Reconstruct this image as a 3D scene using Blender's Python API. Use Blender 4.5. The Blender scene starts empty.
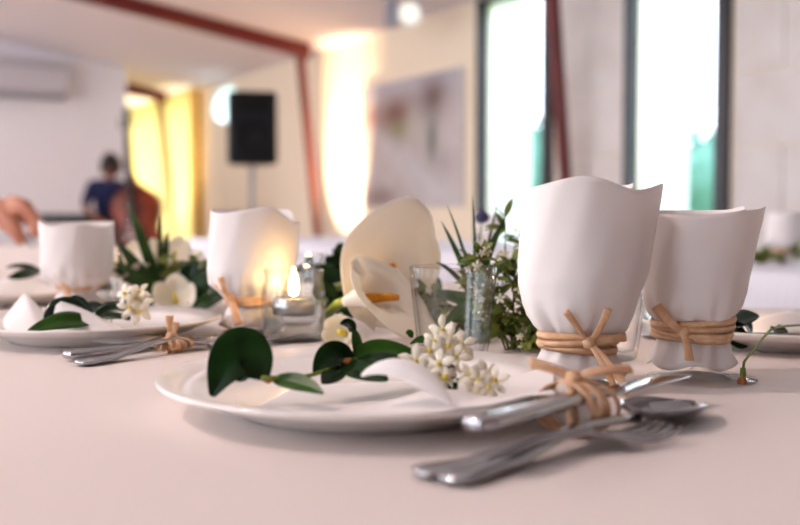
import bpy, bmesh, math, random
from math import sin, cos, pi, sqrt, radians, exp
from mathutils import Vector as V, Matrix

random.seed(7)
scene = bpy.context.scene
COL = scene.collection

# ------------------------------------------------------------------ camera
TZ = 0.75                                   # table top height
CAM = V((0, 0, TZ + 0.129))
FPX = 1000.0
PITCH = math.atan((262.5 - 215) / FPX)
cam_d = bpy.data.cameras.new('camera'); cam = bpy.data.objects.new('camera', cam_d)
COL.objects.link(cam); cam.location = CAM
cam.rotation_euler = (pi / 2 - PITCH, 0, 0)
cam_d.sensor_width = 36; cam_d.lens = 36 * FPX / 800
cam_d.clip_start = 0.02; cam_d.clip_end = 300
cam_d.dof.use_dof = True; cam_d.dof.focus_distance = 0.79; cam_d.dof.aperture_fstop = 4.3
scene.camera = cam

# ------------------------------------------------------------------ world, exposure
world = bpy.data.worlds.new('world'); scene.world = world; world.use_nodes = True
wn = world.node_tree.nodes; wl = world.node_tree.links
bg = wn['Background']
bg.inputs['Color'].default_value = (0.80, 0.88, 1.0, 1)
bg.inputs['Strength'].default_value = 4.6
vs = scene.view_settings
vs.view_transform = 'Standard'; vs.look = 'None'; vs.gamma = 1.0; vs.use_curve_mapping = False
vs.exposure = 0.50
cy = scene.cycles
cy.use_denoising = True
cy.caustics_reflective = False; cy.caustics_refractive = False
cy.sample_clamp_indirect = 6; cy.max_bounces = 10; cy.diffuse_bounces = 5; cy.glossy_bounces = 4
cy.transparent_max_bounces = 24; cy.transmission_bounces = 8

# ------------------------------------------------------------------ frames of reference
CP, SP = cos(PITCH), sin(PITCH)
def ray(px, py):
    x = (px - 400) / FPX; z = -(py - 262.5) / FPX
    return V((x, CP + z * SP, z * CP - SP))
def T(px, py, z=TZ):                        # point of a horizontal plane
    d = ray(px, py); return CAM + d * ((z - CAM.z) / d.z)
def AT(px, py, y):                          # point at a given distance into the room
    d = ray(px, py); return CAM + d * (y / d.y)
E0 = V((0.5, 1.25, 0)); U = V((-0.515, 0.857, 0)).normalized(); N = V((-U.y, U.x, 0))
def W(a, o, z=0.0):                         # a: along the hall, o: across it (towards the open side)
    return E0 + U * a + N * o + V((0, 0, z))
OW = -3.51                                  # inner face of the window wall
def zc(o): return 2.58 + 0.15 * (o + 3.26) # underside of the sloping ceiling

# ------------------------------------------------------------------ helpers
ORG = {}
def s2l(h):
    h = h.lstrip('#'); c = [int(h[i:i + 2], 16) / 255 for i in (0, 2, 4)]
    return tuple((x / 12.92 if x <= 0.04045 else ((x + 0.055) / 1.055) ** 2.4) for x in c) + (1,)

def mat(name, col, rough=0.5, metal=0.0, spec=0.5, var=None, vscale=20, bump=0, bscale=200, trans=0.0, sheen=0, coat=0, sss=0):
    m = bpy.data.materials.new(name); m.use_nodes = True
    nt = m.node_tree; n = nt.nodes; l = nt.links; b = n['Principled BSDF']
    c = s2l(col) if isinstance(col, str) else col
    b.inputs['Base Color'].default_value = c
    b.inputs['Roughness'].default_value = rough; b.inputs['Metallic'].default_value = metal
    b.inputs['Specular IOR Level'].default_value = spec
    if coat: b.inputs['Coat Weight'].default_value = coat; b.inputs['Coat Roughness'].default_value = 0.1
    if sss:
        b.inputs['Subsurface Weight'].default_value = sss; b.inputs['Subsurface Scale'].default_value = 0.01
    tc = n.new('ShaderNodeTexCoord')
    csock = None
    if var:
        nz = n.new('ShaderNodeTexNoise'); nz.inputs['Scale'].default_value = vscale; nz.inputs['Detail'].default_value = 4
        mx = n.new('ShaderNodeMix'); mx.data_type = 'RGBA'
        mx.inputs['A'].default_value = c; mx.inputs['B'].default_value = s2l(var)
        rp = n.new('ShaderNodeValToRGB'); rp.color_ramp.elements[0].position = 0.35; rp.color_ramp.elements[1].position = 0.65
        l.new(tc.outputs['Object'], nz.inputs['Vector']); l.new(nz.outputs['Fac'], rp.inputs['Fac'])
        l.new(rp.outputs['Color'], mx.inputs['Factor']); l.new(mx.outputs['Result'], b.inputs['Base Color']); csock = mx.outputs['Result']
    if bump:
        nb = n.new('ShaderNodeTexNoise'); nb.inputs['Scale'].default_value = bscale; nb.inputs['Detail'].default_value = 5
        bp = n.new('ShaderNodeBump'); bp.inputs['Strength'].default_value = bump; bp.inputs['Distance'].default_value = 0.002
        l.new(tc.outputs['Object'], nb.inputs['Vector']); l.new(nb.outputs['Fac'], bp.inputs['Height']); l.new(bp.outputs['Normal'], b.inputs['Normal'])
    if trans:
        tr = n.new('ShaderNodeBsdfTranslucent'); tr.inputs['Color'].default_value = c
        if csock: l.new(csock, tr.inputs['Color'])
        ms = n.new('ShaderNodeMixShader'); ms.inputs['Fac'].default_value = trans
        l.new(b.outputs['BSDF'], ms.inputs[1]); l.new(tr.outputs['BSDF'], ms.inputs[2]); l.new(ms.outputs['Shader'], n['Material Output'].inputs['Surface'])
    return m

def glass(name, tint=(1, 1, 1, 1), edge=(0.86, 0.88, 0.88, 1), refl=0.8, ior=1.5, pw_=2.5):
    m = bpy.data.materials.new(name); m.use_nodes = True
    n = m.node_tree.nodes; l = m.node_tree.links; n.remove(n['Principled BSDF'])
    tb = n.new('ShaderNodeBsdfTransparent'); gb = n.new('ShaderNodeBsdfGlossy'); gb.inputs['Roughness'].default_value = 0.02
    f0 = ((ior - 1) / (ior + 1)) ** 2                      # Schlick reflectance, the same from both sides of the thin wall
    lf = n.new('ShaderNodeLayerWeight'); lf.inputs['Blend'].default_value = 0.5
    p5 = n.new('ShaderNodeMath'); p5.operation = 'POWER'; p5.inputs[1].default_value = 5.0
    fr = n.new('ShaderNodeMath'); fr.operation = 'MULTIPLY_ADD'; fr.inputs[1].default_value = 1 - f0; fr.inputs[2].default_value = f0
    l.new(lf.outputs['Facing'], p5.inputs[0]); l.new(p5.outputs[0], fr.inputs[0])
    lw = n.new('ShaderNodeLayerWeight'); lw.inputs['Blend'].default_value = 0.35
    pw = n.new('ShaderNodeMath'); pw.operation = 'POWER'; pw.inputs[1].default_value = pw_
    mx = n.new('ShaderNodeMix'); mx.data_type = 'RGBA'; mx.inputs['A'].default_value = tint; mx.inputs['B'].default_value = edge
    mu = n.new('ShaderNodeMath'); mu.operation = 'MULTIPLY'; mu.inputs[1].default_value = refl
    ms = n.new('ShaderNodeMixShader')
    l.new(lw.outputs['Facing'], pw.inputs[0]); l.new(pw.outputs[0], mx.inputs['Factor']); l.new(mx.outputs['Result'], tb.inputs['Color'])
    l.new(fr.outputs[0], mu.inputs[0]); l.new(mu.outputs[0], ms.inputs['Fac']); l.new(tb.outputs[0], ms.inputs[1]); l.new(gb.outputs[0], ms.inputs[2])
    l.new(ms.outputs[0], n['Material Output'].inputs['Surface'])
    return m

def emit(name, col, s):
    m = bpy.data.materials.new(name); m.use_nodes = True
    n = m.node_tree.nodes; l = m.node_tree.links; n.remove(n['Principled BSDF'])
    e = n.new('ShaderNodeEmission'); e.inputs['Color'].default_value = col; e.inputs['Strength'].default_value = s
    l.new(e.outputs[0], n['Material Output'].inputs['Surface']); return m

class MB:
    def __init__(s): s.v = []; s.f = []
    def add(s, vs_, fs):
        k = len(s.v); s.v += [V(p) for p in vs_]; s.f += [tuple(i + k for i in f) for f in fs]; return s
    def box(s, a, b):
        x0, y0, z0 = a; x1, y1, z1 = b
        return s.add([(x0, y0, z0), (x1, y0, z0), (x1, y1, z0), (x0, y1, z0), (x0, y0, z1), (x1, y0, z1), (x1, y1, z1), (x0, y1, z1)],
                     [(0, 3, 2, 1), (4, 5, 6, 7), (0, 1, 5, 4), (1, 2, 6, 5), (2, 3, 7, 6), (3, 0, 4, 7)])
    def hexa(s, p):                          # eight corners, bottom four then top four
        return s.add(p, [(0, 3, 2, 1), (4, 5, 6, 7), (0, 1, 5, 4), (1, 2, 6, 5), (2, 3, 7, 6), (3, 0, 4, 7)])
    def wbox(s, a0, a1, o0, o1, z0, z1):     # a box in the hall's own axes
        return s.hexa([W(a0, o0, z0), W(a1, o0, z0), W(a1, o1, z0), W(a0, o1, z0), W(a0, o0, z1), W(a1, o0, z1), W(a1, o1, z1), W(a0, o1, z1)])
    def lathe(s, prof, c, seg=40, M=None, closed=False):
        c = V(c); vs_ = []; fs = []; m = len(prof)
        for i in range(seg):
            t = 2 * pi * i / seg
            for r, z in prof:
                p = V((r * cos(t), r * sin(t), z)); vs_.append(c + (M @ p if M else p))
        for i in range(seg):
            j = (i + 1) % seg
            for k in range(m if closed else m - 1):
                k2 = (k + 1) % m
                fs.append((i * m + k, j * m + k, j * m + k2, i * m + k2))
        return s.add(vs_, fs)
    def grid(s, rows, wrap=False):
        m = len(rows[0]); fs = []
        for i in range(len(rows) - 1):
            for j in range(m if wrap else m - 1):
                k = (j + 1) % m; fs.append((i * m + j, i * m + k, (i + 1) * m + k, (i + 1) * m + j))
        return s.add([p for r in rows for p in r], fs)
    def tube(s, pts, rad, seg=8, flat=1.0, up=None, cap=True):
        pts = [V(p) for p in pts]; n = len(pts); rows = []
        if not callable(rad):
            r0 = rad; rad = (lambda t: r0)
        prev = V(up) if up else V((0, 0, 1))
        for i, p in enumerate(pts):
            t = (pts[min(i + 1, n - 1)] - pts[max(i - 1, 0)])
            t = t.normalized() if t.length > 1e-9 else V((0, 0, 1))
            sd = t.cross(prev)
            if sd.length < 1e-4: sd = t.cross(V((1, 0, 0.1)))
            sd.normalize(); nn = sd.cross(t).normalized()
            prev = nn if up is None else V(up)
            r = rad(i / max(1, n - 1))
            rows.append([p + sd * (r * cos(2 * pi * k / seg)) + nn * (r * flat * sin(2 * pi * k / seg)) for k in range(seg)])
        k = len(s.v); s.grid(rows, True)
        if cap:
            s.f.append(tuple(k + i for i in range(seg))[::-1]); s.f.append(tuple(k + (n - 1) * seg + i for i in range(seg)))
        return s
    def disc(s, c, r, nrm=(0, 0, 1), seg=24):
        nrm = V(nrm).normalized(); a = nrm.orthogonal().normalized(); b = nrm.cross(a); c = V(c)
        return s.add([c + a * (r * cos(2 * pi * i / seg)) + b * (r * sin(2 * pi * i / seg)) for i in range(seg)], [tuple(range(seg))])
    def mesh(s, name, org=V((0, 0, 0))):
        me = bpy.data.meshes.new(name); me.from_pydata([tuple(p - org) for p in s.v], [], s.f); me.update(); return me

def empty(name, loc, label, cat, group=None):
    o = bpy.data.objects.new(name, None); COL.objects.link(o); o.location = loc; o.empty_display_size = 0.05
    ORG[o.name] = V(loc); o['label'] = label; o['category'] = cat
    if group: o['group'] = group
    return o
def build(name, mb, m, parent=None, smooth=True, solid=0, bevel=0, sub=0, loc=None, label=None, cat=None, group=None, kind=None, soff=0):
    org = ORG[parent.name] if parent is not None else (V(loc) if loc is not None else V((0, 0, 0)))
    me = mb.mesh(name, org) if isinstance(mb, MB) else mb
    if m is not None and not len(me.materials): me.materials.append(m)
    if smooth:
        for p in me.polygons: p.use_smooth = True
    o = bpy.data.objects.new(name, me); COL.objects.link(o)
    if parent is not None: o.parent = parent
    else: o.location = org
    ORG[o.name] = org
    if solid:
        q = o.modifiers.new('solidify', 'SOLIDIFY'); q.thickness = solid; q.offset = soff
    if bevel:
        q = o.modifiers.new('bevel', 'BEVEL'); q.width = bevel; q.segments = 3; q.limit_method = 'ANGLE'
    if sub:
        q = o.modifiers.new('subsurf', 'SUBSURF'); q.levels = sub; q.render_levels = sub
    for k, v_ in (('label', label), ('category', cat), ('group', group), ('kind', kind)):
        if v_: o[k] = v_
    return o
def inst(name, me, parent, M, soff=None):    # a part that shares its mesh with its likes; M is in the world
    o = bpy.data.objects.new(name, me); COL.objects.link(o)
    if parent is not None:
        o.parent = parent; o.matrix_local = Matrix.Translation(-ORG[parent.name]) @ M
    else: o.matrix_world = M
    ORG[o.name] = ORG[parent.name] if parent is not None else M.translation.copy()
    return o
def frame(p, zdir, xdir=(1, 0, 0), sc=1.0):
    z = V(zdir).normalized(); x = V(xdir); x = (x - z * x.dot(z))
    if x.length < 1e-5: x = z.orthogonal()
    x.normalize(); y = z.cross(x)
    M = Matrix((x, y, z)).transposed().to_4x4(); M = M @ Matrix.Diagonal((sc, sc, sc, 1)); M.translation = V(p); return M
def bez(a, b, c, n=10):
    a, b, c = V(a), V(b), V(c)
    return [a * (1 - t) ** 2 + b * (2 * t * (1 - t)) + c * t * t for t in [i / n for i in range(n + 1)]]
def interp(tab, x):
    if x <= tab[0][0]: return tab[0][1]
    for (x0, y0), (x1, y1) in zip(tab, tab[1:]):
        if x <= x1:
            t = (x - x0) / (x1 - x0); t = t * t * (3 - 2 * t) * 0.5 + t * 0.5
            return y0 + (y1 - y0) * t
    return tab[-1][1]
def smooth01(x): x = max(0, min(1, x)); return x * x * (3 - 2 * x)

# ------------------------------------------------------------------ materials
M_cloth = mat('tablecloth_linen', '#e3d9d4', 0.85, spec=0.15, bump=0.25, bscale=900)
M_cloth2 = mat('tablecloth_cool', '#e4e2ea', 0.85, spec=0.15, bump=0.2, bscale=300)
M_plate = mat('porcelain', '#f3eeea', 0.12, spec=0.55)
M_paper = mat('wrapping_paper', '#f6f1ef', 0.75, spec=0.15, trans=0.25, bump=0.12, bscale=60)
M_napkin = mat('napkin_paper', '#f7f3f1', 0.8, spec=0.15, bump=0.15, bscale=400, trans=0.15)
M_raffia = mat('raffia', '#f3cea8', 0.65, var='#e5b58a', vscale=120, trans=0.2, bump=0.4, bscale=300)
M_glass = glass('jar_glass', edge=(0.62, 0.64, 0.64, 1), refl=1.0)
M_crystal = glass('crystal_glass', edge=(0.36, 0.39, 0.41, 1), refl=0.9, pw_=2.6)
M_pane = glass('window_glass', edge=(0.8, 0.9, 0.9, 1), refl=0.6)
M_water = glass('water', tint=(0.93, 0.95, 0.95, 1), edge=(0.75, 0.8, 0.8, 1), ior=1.33)
M_steel = mat('polished_steel', '#b4b4b8', 0.08, metal=1.0)
M_leaf = mat('camellia_leaf', '#0a2006', 0.25, spec=0.16, var='#12300b', vscale=60)
M_leaf_lt = mat('young_leaf', '#2e5613', 0.32, spec=0.22, var='#22450f', vscale=50, trans=0.15)
M_leaf_dk = mat('blue_green_leaf', '#0a2016', 0.18, spec=0.4, var='#10291d', vscale=60)
M_blade = mat('lily_blade_leaf', '#2f5a1b', 0.32, spec=0.5, var='#234a18', vscale=30, trans=0.1)
M_foliage = mat('small_foliage', '#5a702a', 0.45, var='#858a38', vscale=60, trans=0.2)
M_stem = mat('green_stem', '#7f8f2e', 0.5, var='#5f7a26', vscale=60)
M_twig = mat('woody_twig', '#5a4a22', 0.6, var='#45591f', vscale=80)
M_petal = mat('white_petal', '#fbf6e8', 0.55, spec=0.3, trans=0.3)
M_calla = mat('calla_spathe', '#fffbf4', 0.45, spec=0.35, trans=0.35, var='#fdf6e8', vscale=12)
M_spadix = mat('spadix', '#eaa31c', 0.6, var='#d98a14', vscale=300, bump=0.6, bscale=900)
M_yellow = mat('flower_centre', '#d9c23c', 0.6)
M_brown = mat('withered_tip', '#8a4a22', 0.7, var='#b06a35', vscale=200)
M_wax = mat('candle_wax', '#f4ecdc', 0.5, sss=0.3)
M_tin = mat('tealight_tin', '#b8b6b4', 0.3, metal=1.0)
M_black = mat('black_wick', '#15110f', 0.8)
M_flame = emit('flame', (1.0, 0.62, 0.25, 1), 60)
M_wall = mat('plaster_wall', '#ecdcc4', 0.9, spec=0.1, bump=0.15, bscale=30)
M_panel = mat('brown_panelling', '#6e5a4e', 0.6, var='#5c4a40', vscale=2)  # for the unseen back wall, dark to deepen contrast and reflections
M_stone = mat('limestone', '#dcd5d1', 0.85, spec=0.15, var='#d3c8c1', vscale=3, bump=0.3, bscale=40)
M_part = mat('white_partition', '#efedf4', 0.9, spec=0.1)
M_ceil = mat('ceiling_paint', '#e8dfe2', 0.9, spec=0.1)
M_beam = mat('oxblood_beam', '#6d1512', 0.45, var='#5c100f', vscale=4)
M_floor = mat('floor_screed', '#a89c90', 0.45, var='#9a8d80', vscale=2)
M_frame = mat('dark_window_frame', '#1c1a22', 0.4)
M_curtain = mat('yellow_curtain', '#fddc92', 0.8, spec=0.1, trans=0.7)
M_sheer = mat('sheer_curtain', '#ffffff', 0.9, spec=0.05, trans=0.85)
_n = M_sheer.node_tree.nodes; _l = M_sheer.node_tree.links; _o = _n['Material Output'].inputs['Surface']; _s = _o.links[0].from_socket
_t = _n.new('ShaderNodeBsdfTransparent'); _x = _n.new('ShaderNodeMixShader'); _x.inputs['Fac'].default_value = 0.45
_l.new(_s, _x.inputs[1]); _l.new(_t.outputs[0], _x.inputs[2]); _l.new(_x.outputs[0], _o)
M_frost = mat('frosted_glass', '#f2fbff', 0.6, trans=0.9)
M_plastic = mat('black_plastic', '#0c0e13', 0.5, spec=0.25, bump=0.2, bscale=300)
M_grille = mat('speaker_grille', '#10141b', 0.6, spec=0.2, bump=0.5, bscale=500)
M_acw = mat('white_plastic', '#c9c7cf', 0.4)
M_acd = mat('grey_plastic', '#9b9aa4', 0.5)
M_navy = mat('navy_cotton', '#14204a', 0.85, bump=0.3, bscale=60)
M_dark = mat('dark_trousers', '#14141a', 0.85)
M_skin = mat('skin', '#c48a70', 0.5, sss=0.1, var='#b87a62', vscale=25)
M_skin2 = mat('skin_tan', '#84503a', 0.5, sss=0.1)
M_hair = mat('dark_hair', '#1a100c', 0.6, bump=0.6, bscale=200)
M_bass = mat('varnished_spruce', '#86340f', 0.4, spec=0.2, var='#4f1c0a', vscale=6, coat=0.1)
M_ebony = mat('ebony', '#0d0a0a', 0.6, spec=0.2)
M_shirt = mat('pale_shirt', '#c6cfe2', 0.85)
M_wood = mat('white_painted_wood', '#dcd8d4', 0.5)
M_bark = mat('bark', '#4a3c2c', 0.9)
M_tree = mat('tree_leaves', '#4d8a78', 0.6, var='#3b7868', vscale=2, trans=0.2)
M_lawn = mat('lawn', '#8fb08a', 0.9, var='#7da07c', vscale=1)
M_lens = emit('floodlight_lens', (1.0, 0.93, 0.82, 1), 0.9)
M_purple = mat('purple_petal', '#2b2a55', 0.6)

# ------------------------------------------------------------------ the hall
A_MIN, A_END, O_OPEN = -2.6, 15.7, 6.0
WIN = [(4.76, 5.59), (3.19, 3.96), (1.62, 2.40), (0.05, 0.83), (12.0, 15.5)]
SILL, HEAD = 0.38, 2.53
mb = MB(); mb.wbox(A_MIN, A_END, OW - 0.3, O_OPEN, -0.1, 0.0)
build('floor', mb, M_floor, smooth=False, kind='structure', label='pale screed floor of the hall', loc=W(4, 0, 0))
mb = MB()
def ceil_box(a0, a1, o0, o1, t0, t1):
    return [W(a0, o0, zc(o0) + t0), W(a1, o0, zc(o0) + t0), W(a1, o1, zc(o1) + t0), W(a0, o1, zc(o1) + t0),
            W(a0, o0, zc(o0) + t1), W(a1, o0, zc(o0) + t1), W(a1, o1, zc(o1) + t1), W(a0, o1, zc(o1) + t1)]
mb.hexa(ceil_box(A_MIN, A_END, OW - 0.25, O_OPEN, 0.0, 0.15))
build('ceiling', mb, M_ceil, smooth=False, kind='structure', label='sloping pale painted ceiling', loc=W(4, 0, 2.6))
# window wall with openings
mb = MB(); OB = OW - 0.12; ZT = zc(OB) + 0.02
ROUND = (11.0, 1.0 / 2, 2.25, 0.24)         # centre along, half width, centre height, half height
ra0, ra1, rz0, rz1 = 10.4, 11.6, 1.95, 2.52
edges = sorted([A_MIN] + sum([[w[0], w[1]] for w in WIN], []) + [ra0, ra1, A_END])
for i, (p, q) in enumerate(zip(edges, edges[1:])):
    if (p, q) in [tuple(w) for w in WIN]:
        mb.wbox(p, q, OB, OW, 0, SILL); mb.wbox(p, q, OB, OW, HEAD, ZT)
    elif p == ra0:
        mb.wbox(p, q, OB, OW, 0, rz0); mb.wbox(p, q, OB, OW, rz1, ZT)
        seg = 48; rows = [[], [], [], []]
        for k in range(seg):
            t = 2 * pi * k / seg; cx, cz = cos(t), sin(t)
            ea, ez = ROUND[0] + ROUND[1] * cx, ROUND[2] + ROUND[3] * cz
            f = 1 / max(abs(cx), abs(cz)); ha, hz = (ra1 - ra0) / 2, (rz1 - rz0) / 2
            sa, sz = (ra0 + ra1) / 2 + ha * cx * f, (rz0 + rz1) / 2 + hz * cz * f
            rows[0].append(W(sa, OW, sz)); rows[1].append(W(ea, OW, ez)); rows[2].append(W(ea, OB, ez)); rows[3].append(W(sa, OB, sz))
        mb.grid(rows, True)
    else: mb.wbox(p, q, OB, OW, 0, ZT)
wall_r = build('wall_right', mb, M_wall, smooth=False, kind='structure', label='long cream wall with tall windows', loc=W(4, OW, 0))
# limestone blocks facing the piers between the windows
for (p, q) in [(3.96, 4.76), (2.40, 3.19), (0.83, 1.62)]:
    z = 0.0; r = 0
    while z < 2.5:
        h = min(0.42, 2.5 - z); cut = [p + 0.04, q - 0.085] if r % 2 else [p + 0.04, (p + q) / 2 - 0.02, q - 0.085]
        for c0, c1 in zip(cut, cut[1:]):
            mb = MB(); mb.wbox(c0 + 0.004, c1 - 0.004, OW - 0.01, OW + 0.012, z + 0.004, z + h - 0.004)
            build('stone_block', mb, M_stone, wall_r, smooth=False, bevel=0.004)
        z += h; r += 1
mb = MB(); mb.wbox(A_END, A_END + 0.2, OB, O_OPEN, 0, 3.9)
build('wall_far', mb, M_wall, smooth=False, kind='structure', label='far end wall of the hall behind the curtain', loc=W(A_END, 0, 0))
mb = MB(); mb.wbox(A_MIN - 0.2, A_MIN, OB, O_OPEN, 0, 3.9)
build('wall_back', mb, M_panel, smooth=False, kind='structure', label='unseen end wall behind the camera, added to hold back light', loc=W(A_MIN, 0, 0))  # unseen wall, added to keep sky light from behind off the foreground
mb = MB(); a = A_MIN; zt = zc(O_OPEN)
mb.wbox(A_MIN, A_END, O_OPEN, O_OPEN + 0.2, 0, 0.25); mb.wbox(A_MIN, A_END, O_OPEN, O_OPEN + 0.2, zt - 0.5, zt + 0.1)
while a < A_END:
    mb.wbox(a, min(A_END, a + 0.9), O_OPEN, O_OPEN + 0.2, 0.25, zt - 0.5); a += 2.4
build('wall_near', mb, M_wall, smooth=False, kind='structure', label='unseen long wall of tall openings, added to break up the daylight', loc=W(4, O_OPEN, 0))  # unseen wall, added to halve side daylight and give streaked reflections
mb = MB()
a_p = 11.65
mb.hexa([W(a_p, -2.45, 0), W(a_p + 0.15, -2.45, 0), W(a_p + 0.15, O_OPEN, 0), W(a_p, O_OPEN, 0),
         W(a_p, -2.45, zc(-2.45)), W(a_p + 0.15, -2.45, zc(-2.45)), W(a_p + 0.15, O_OPEN, zc(O_OPEN)), W(a_p, O_OPEN, zc(O_OPEN))])
build('wall_left', mb, M_part, smooth=False, kind='structure', label='white partition wall behind the musician', loc=W(a_p, 0, 0))
# portal frames: a leaning post and a rafter each
for i, a in enumerate([4.40, 8.25, 12.75]):
    mb = MB(); h = 0.05; top = zc(OW + 0.3)
    g = 0.03
    mb.hexa([W(a - g, OW + 0.01, 0), W(a + g, OW + 0.01, 0), W(a + g, OW + 0.06, 0), W(a - g, OW + 0.06, 0),
             W(a - g, OW + 0.26, top), W(a + g, OW + 0.26, top), W(a + g, OW + 0.34, top), W(a - g, OW + 0.34, top)])
    post = build('trim_%d' % (2 * i + 1), mb, M_beam, smooth=False, kind='structure', loc=W(a, OW, 0), label='leaning dark red post against the window wall')
    mb = MB(); mb.hexa(ceil_box(a - h, a + h, OW + 0.2, O_OPEN, -0.14, 0.0))
    build('trim_%d' % (2 * i + 2), mb, M_beam, smooth=False, kind='structure', loc=W(a, OW, 2.5), label='dark red rafter under the sloping ceiling')
# windows
for i, (p, q) in enumerate(WIN):
    w = bpy.data.objects.new('window_%d' % (i + 1 + (i > 3)), None); COL.objects.link(w); w.location = W((p + q) / 2, OW, SILL); ORG[w.name] = V(w.location)
    w['kind'] = 'structure'; w['label'] = 'tall narrow window with dark frame' if i < 4 else 'wide glazed opening behind the yellow curtain'
    for nm, a0, a1, z0, z1 in (('window_frame', p - 0.055, p + 0.035, SILL, HEAD), ('window_frame', q - 0.025, q + 0.01, SILL, HEAD),
                               ('window_frame', p + 0.035, q - 0.025, HEAD - 0.02, HEAD), ('window_frame', p + 0.035, q - 0.025, SILL, SILL + 0.05)):
        mb = MB(); mb.wbox(a0, a1, OW - 0.06, OW + 0.045, z0, z1); build(nm, mb, M_frame, w, smooth=False, bevel=0.003)
    mb = MB(); mb.wbox(p + 0.03, q - 0.02, OW - 0.04, OW - 0.032, SILL + 0.04, HEAD - 0.04); build('pane', mb, M_pane, w, smooth=False)
    if i < 2:
        c = bpy.data.objects
        n = 60; b0 = p + (0.34 if i == 0 else 0.42) * (q - p); rows = []
        for z in (SILL + 0.05, 1.3, HEAD - 0.06):
            rows.append([W(b0 + (q - 0.03 - b0) * k / n, OW - 0.075 + 0.014 * sin(k * 1.15 + z), z) for k in range(n + 1)])
        mb = MB(); mb.grid(rows)
        build('sheer_curtain', mb, M_sheer, loc=W((p + q) / 2, OW - 0.1, SILL), cat='curtain', group='sheer curtains at the windows',
              label=('white sheer curtain in the tall window beside the picture' if i == 0 else 'white sheer curtain in the window behind the wrapped glasses'))
rw = bpy.data.objects.new('window_5', None); COL.objects.link(rw); rw.location = W(ROUND[0], OW, ROUND[2]); ORG[rw.name] = V(rw.location)
rw['kind'] = 'structure'; rw['label'] = 'oval window high on the wall above the loudspeaker'
def ell(f, o): return [W(ROUND[0] + ROUND[1] * f * cos(2 * pi * k / 48), o, ROUND[2] + ROUND[3] * f * sin(2 * pi * k / 48)) for k in range(48)]
mb = MB(); mb.grid([ell(1.0, OW + 0.015), ell(0.93, OW + 0.015), ell(0.93, OW - 0.05), ell(1.0, OW - 0.05), ell(1.0, OW + 0.015)], True)
build('window_frame', mb, M_wood, rw, smooth=False)
mb = MB(); mb.grid([ell(0.94, OW - 0.02), ell(0.001, OW - 0.02)], True); build('pane', mb, M_frost, rw, smooth=False)

# outside: lawn and trees
mb = MB(); mb.wbox(-40, 60, OW - 80, OB - 0.02, -0.35, -0.25)
build('lawn', mb, M_lawn, smooth=False, kind='structure', label='lawn outside the windows', loc=W(4, OW - 10, -0.3))
def tree(loc, r, h, label):
    t = empty('tree', loc, label, 'tree', 'trees outside the windows'); rnd = random.Random(int(h * 1000))
    mb = MB(); mb.tube([loc, loc + V((0.05, 0, h * 0.35)), loc + V((0, 0.05, h * 0.6))], lambda s: 0.12 * (1.3 - 0.7 * s), 10); build('trunk', mb, M_bark, t)
    mb = MB()
    for k in range(9):
        c = loc + V((rnd.uniform(-r, r) * 0.6, rnd.uniform(-r, r) * 0.6, h * rnd.uniform(0.42, 0.82))); rr = r * rnd.uniform(0.45, 0.7)
        rows = []
        for i in range(11):
            ph = pi * i / 10
            rows.append([c + V((sin(ph) * cos(2 * pi * j / 16), sin(ph) * sin(2 * pi * j / 16), cos(ph))) * rr * rnd.uniform(0.86, 1.14) for j in range(16)])
        mb.grid(rows, True)
    for k in range(1500):
        d = V((rnd.gauss(0, 1), rnd.gauss(0, 1), rnd.gauss(0, 0.8))).normalized() * r * rnd.uniform(0.7, 1.15); c = loc + V((0, 0, h * 0.62)) + d
        a = V((rnd.uniform(-1, 1), rnd.uniform(-1, 1), rnd.uniform(-1, 1))).normalized() * 0.09; b = a.cross(d).normalized() * 0.05
        mb.add([c - a, c + b, c + a, c - b], [(0, 1, 2, 3)])
    build('crown', mb, M_tree, t)
for px, y, r, h, lb in ((540, 15, 0.9, 2.55, 'green tree seen through the window beside the picture'),
                        (700, 12, 0.9, 1.95, 'green tree seen through the window behind the wrapped glasses')):
    p = AT(px, 215, y); tree(V((p.x, p.y, -0.25)), r, h, lb)

# curtain along the wall, far corner
n = 190; rows = []
for z in (0.04, 0.8, 1.6, zc(OW + 0.1) - 0.03):
    rows.append([W(11.75 + 3.85 * k / n, OW + 0.10 + 0.035 * sin(k * 0.72) * (1.0 + 0.2 * sin(k * 0.21)) , z) for k in range(n + 1)])
mb = MB(); mb.grid(rows)
build('drapery', mb, M_curtain, loc=W(13, OW + 0.1, 0), label='pale yellow floor-length curtain glowing in the far corner', cat='curtain')

# uplights on the floor
def uplight(a, o, tilt_o, power, col, label, size=radians(48)):
    b = W(a, o, 0); t = empty('floor_uplight', b, label, 'floor lamp', 'floor uplights along the wall')
    mb = MB(); mb.lathe([(0.0, 0.0), (0.09, 0.0), (0.09, 0.015), (0.03, 0.02), (0.03, 0.05), (0.0, 0.05)], b, 24); build('base', mb, M_plastic, t)
    mb = MB(); mb.lathe([(0.0, 0.05), (0.06, 0.05), (0.075, 0.08), (0.08, 0.20), (0.07, 0.20), (0.065, 0.09), (0.0, 0.09)], b, 24); build('housing', mb, M_plastic, t)
    mb = MB(); mb.lathe([(0.0, 0.10), (0.06, 0.10), (0.06, 0.11), (0, 0.11)], b, 24); build('lens', mb, emit('uplight_lens', col + (1,), 4), t)
    ld = bpy.data.lights.new('uplight', 'SPOT'); ld.energy = power; ld.color = col; ld.spot_size = size; ld.spot_blend = 0.9; ld.shadow_soft_size = 0.05
    lo = bpy.data.objects.new('bulb', ld); COL.objects.link(lo); lo.parent = t; lo.location = (0, 0, 0.22)
    d = (N * tilt_o + V((0, 0, 1))).normalized(); lo.rotation_euler = d.to_track_quat('-Z', 'Y').to_euler()
uplight(7.80, OW + 0.75, -0.66, 950, (1.0, 0.69, 0.42), 'floor uplight washing the wall between post and picture')
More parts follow.
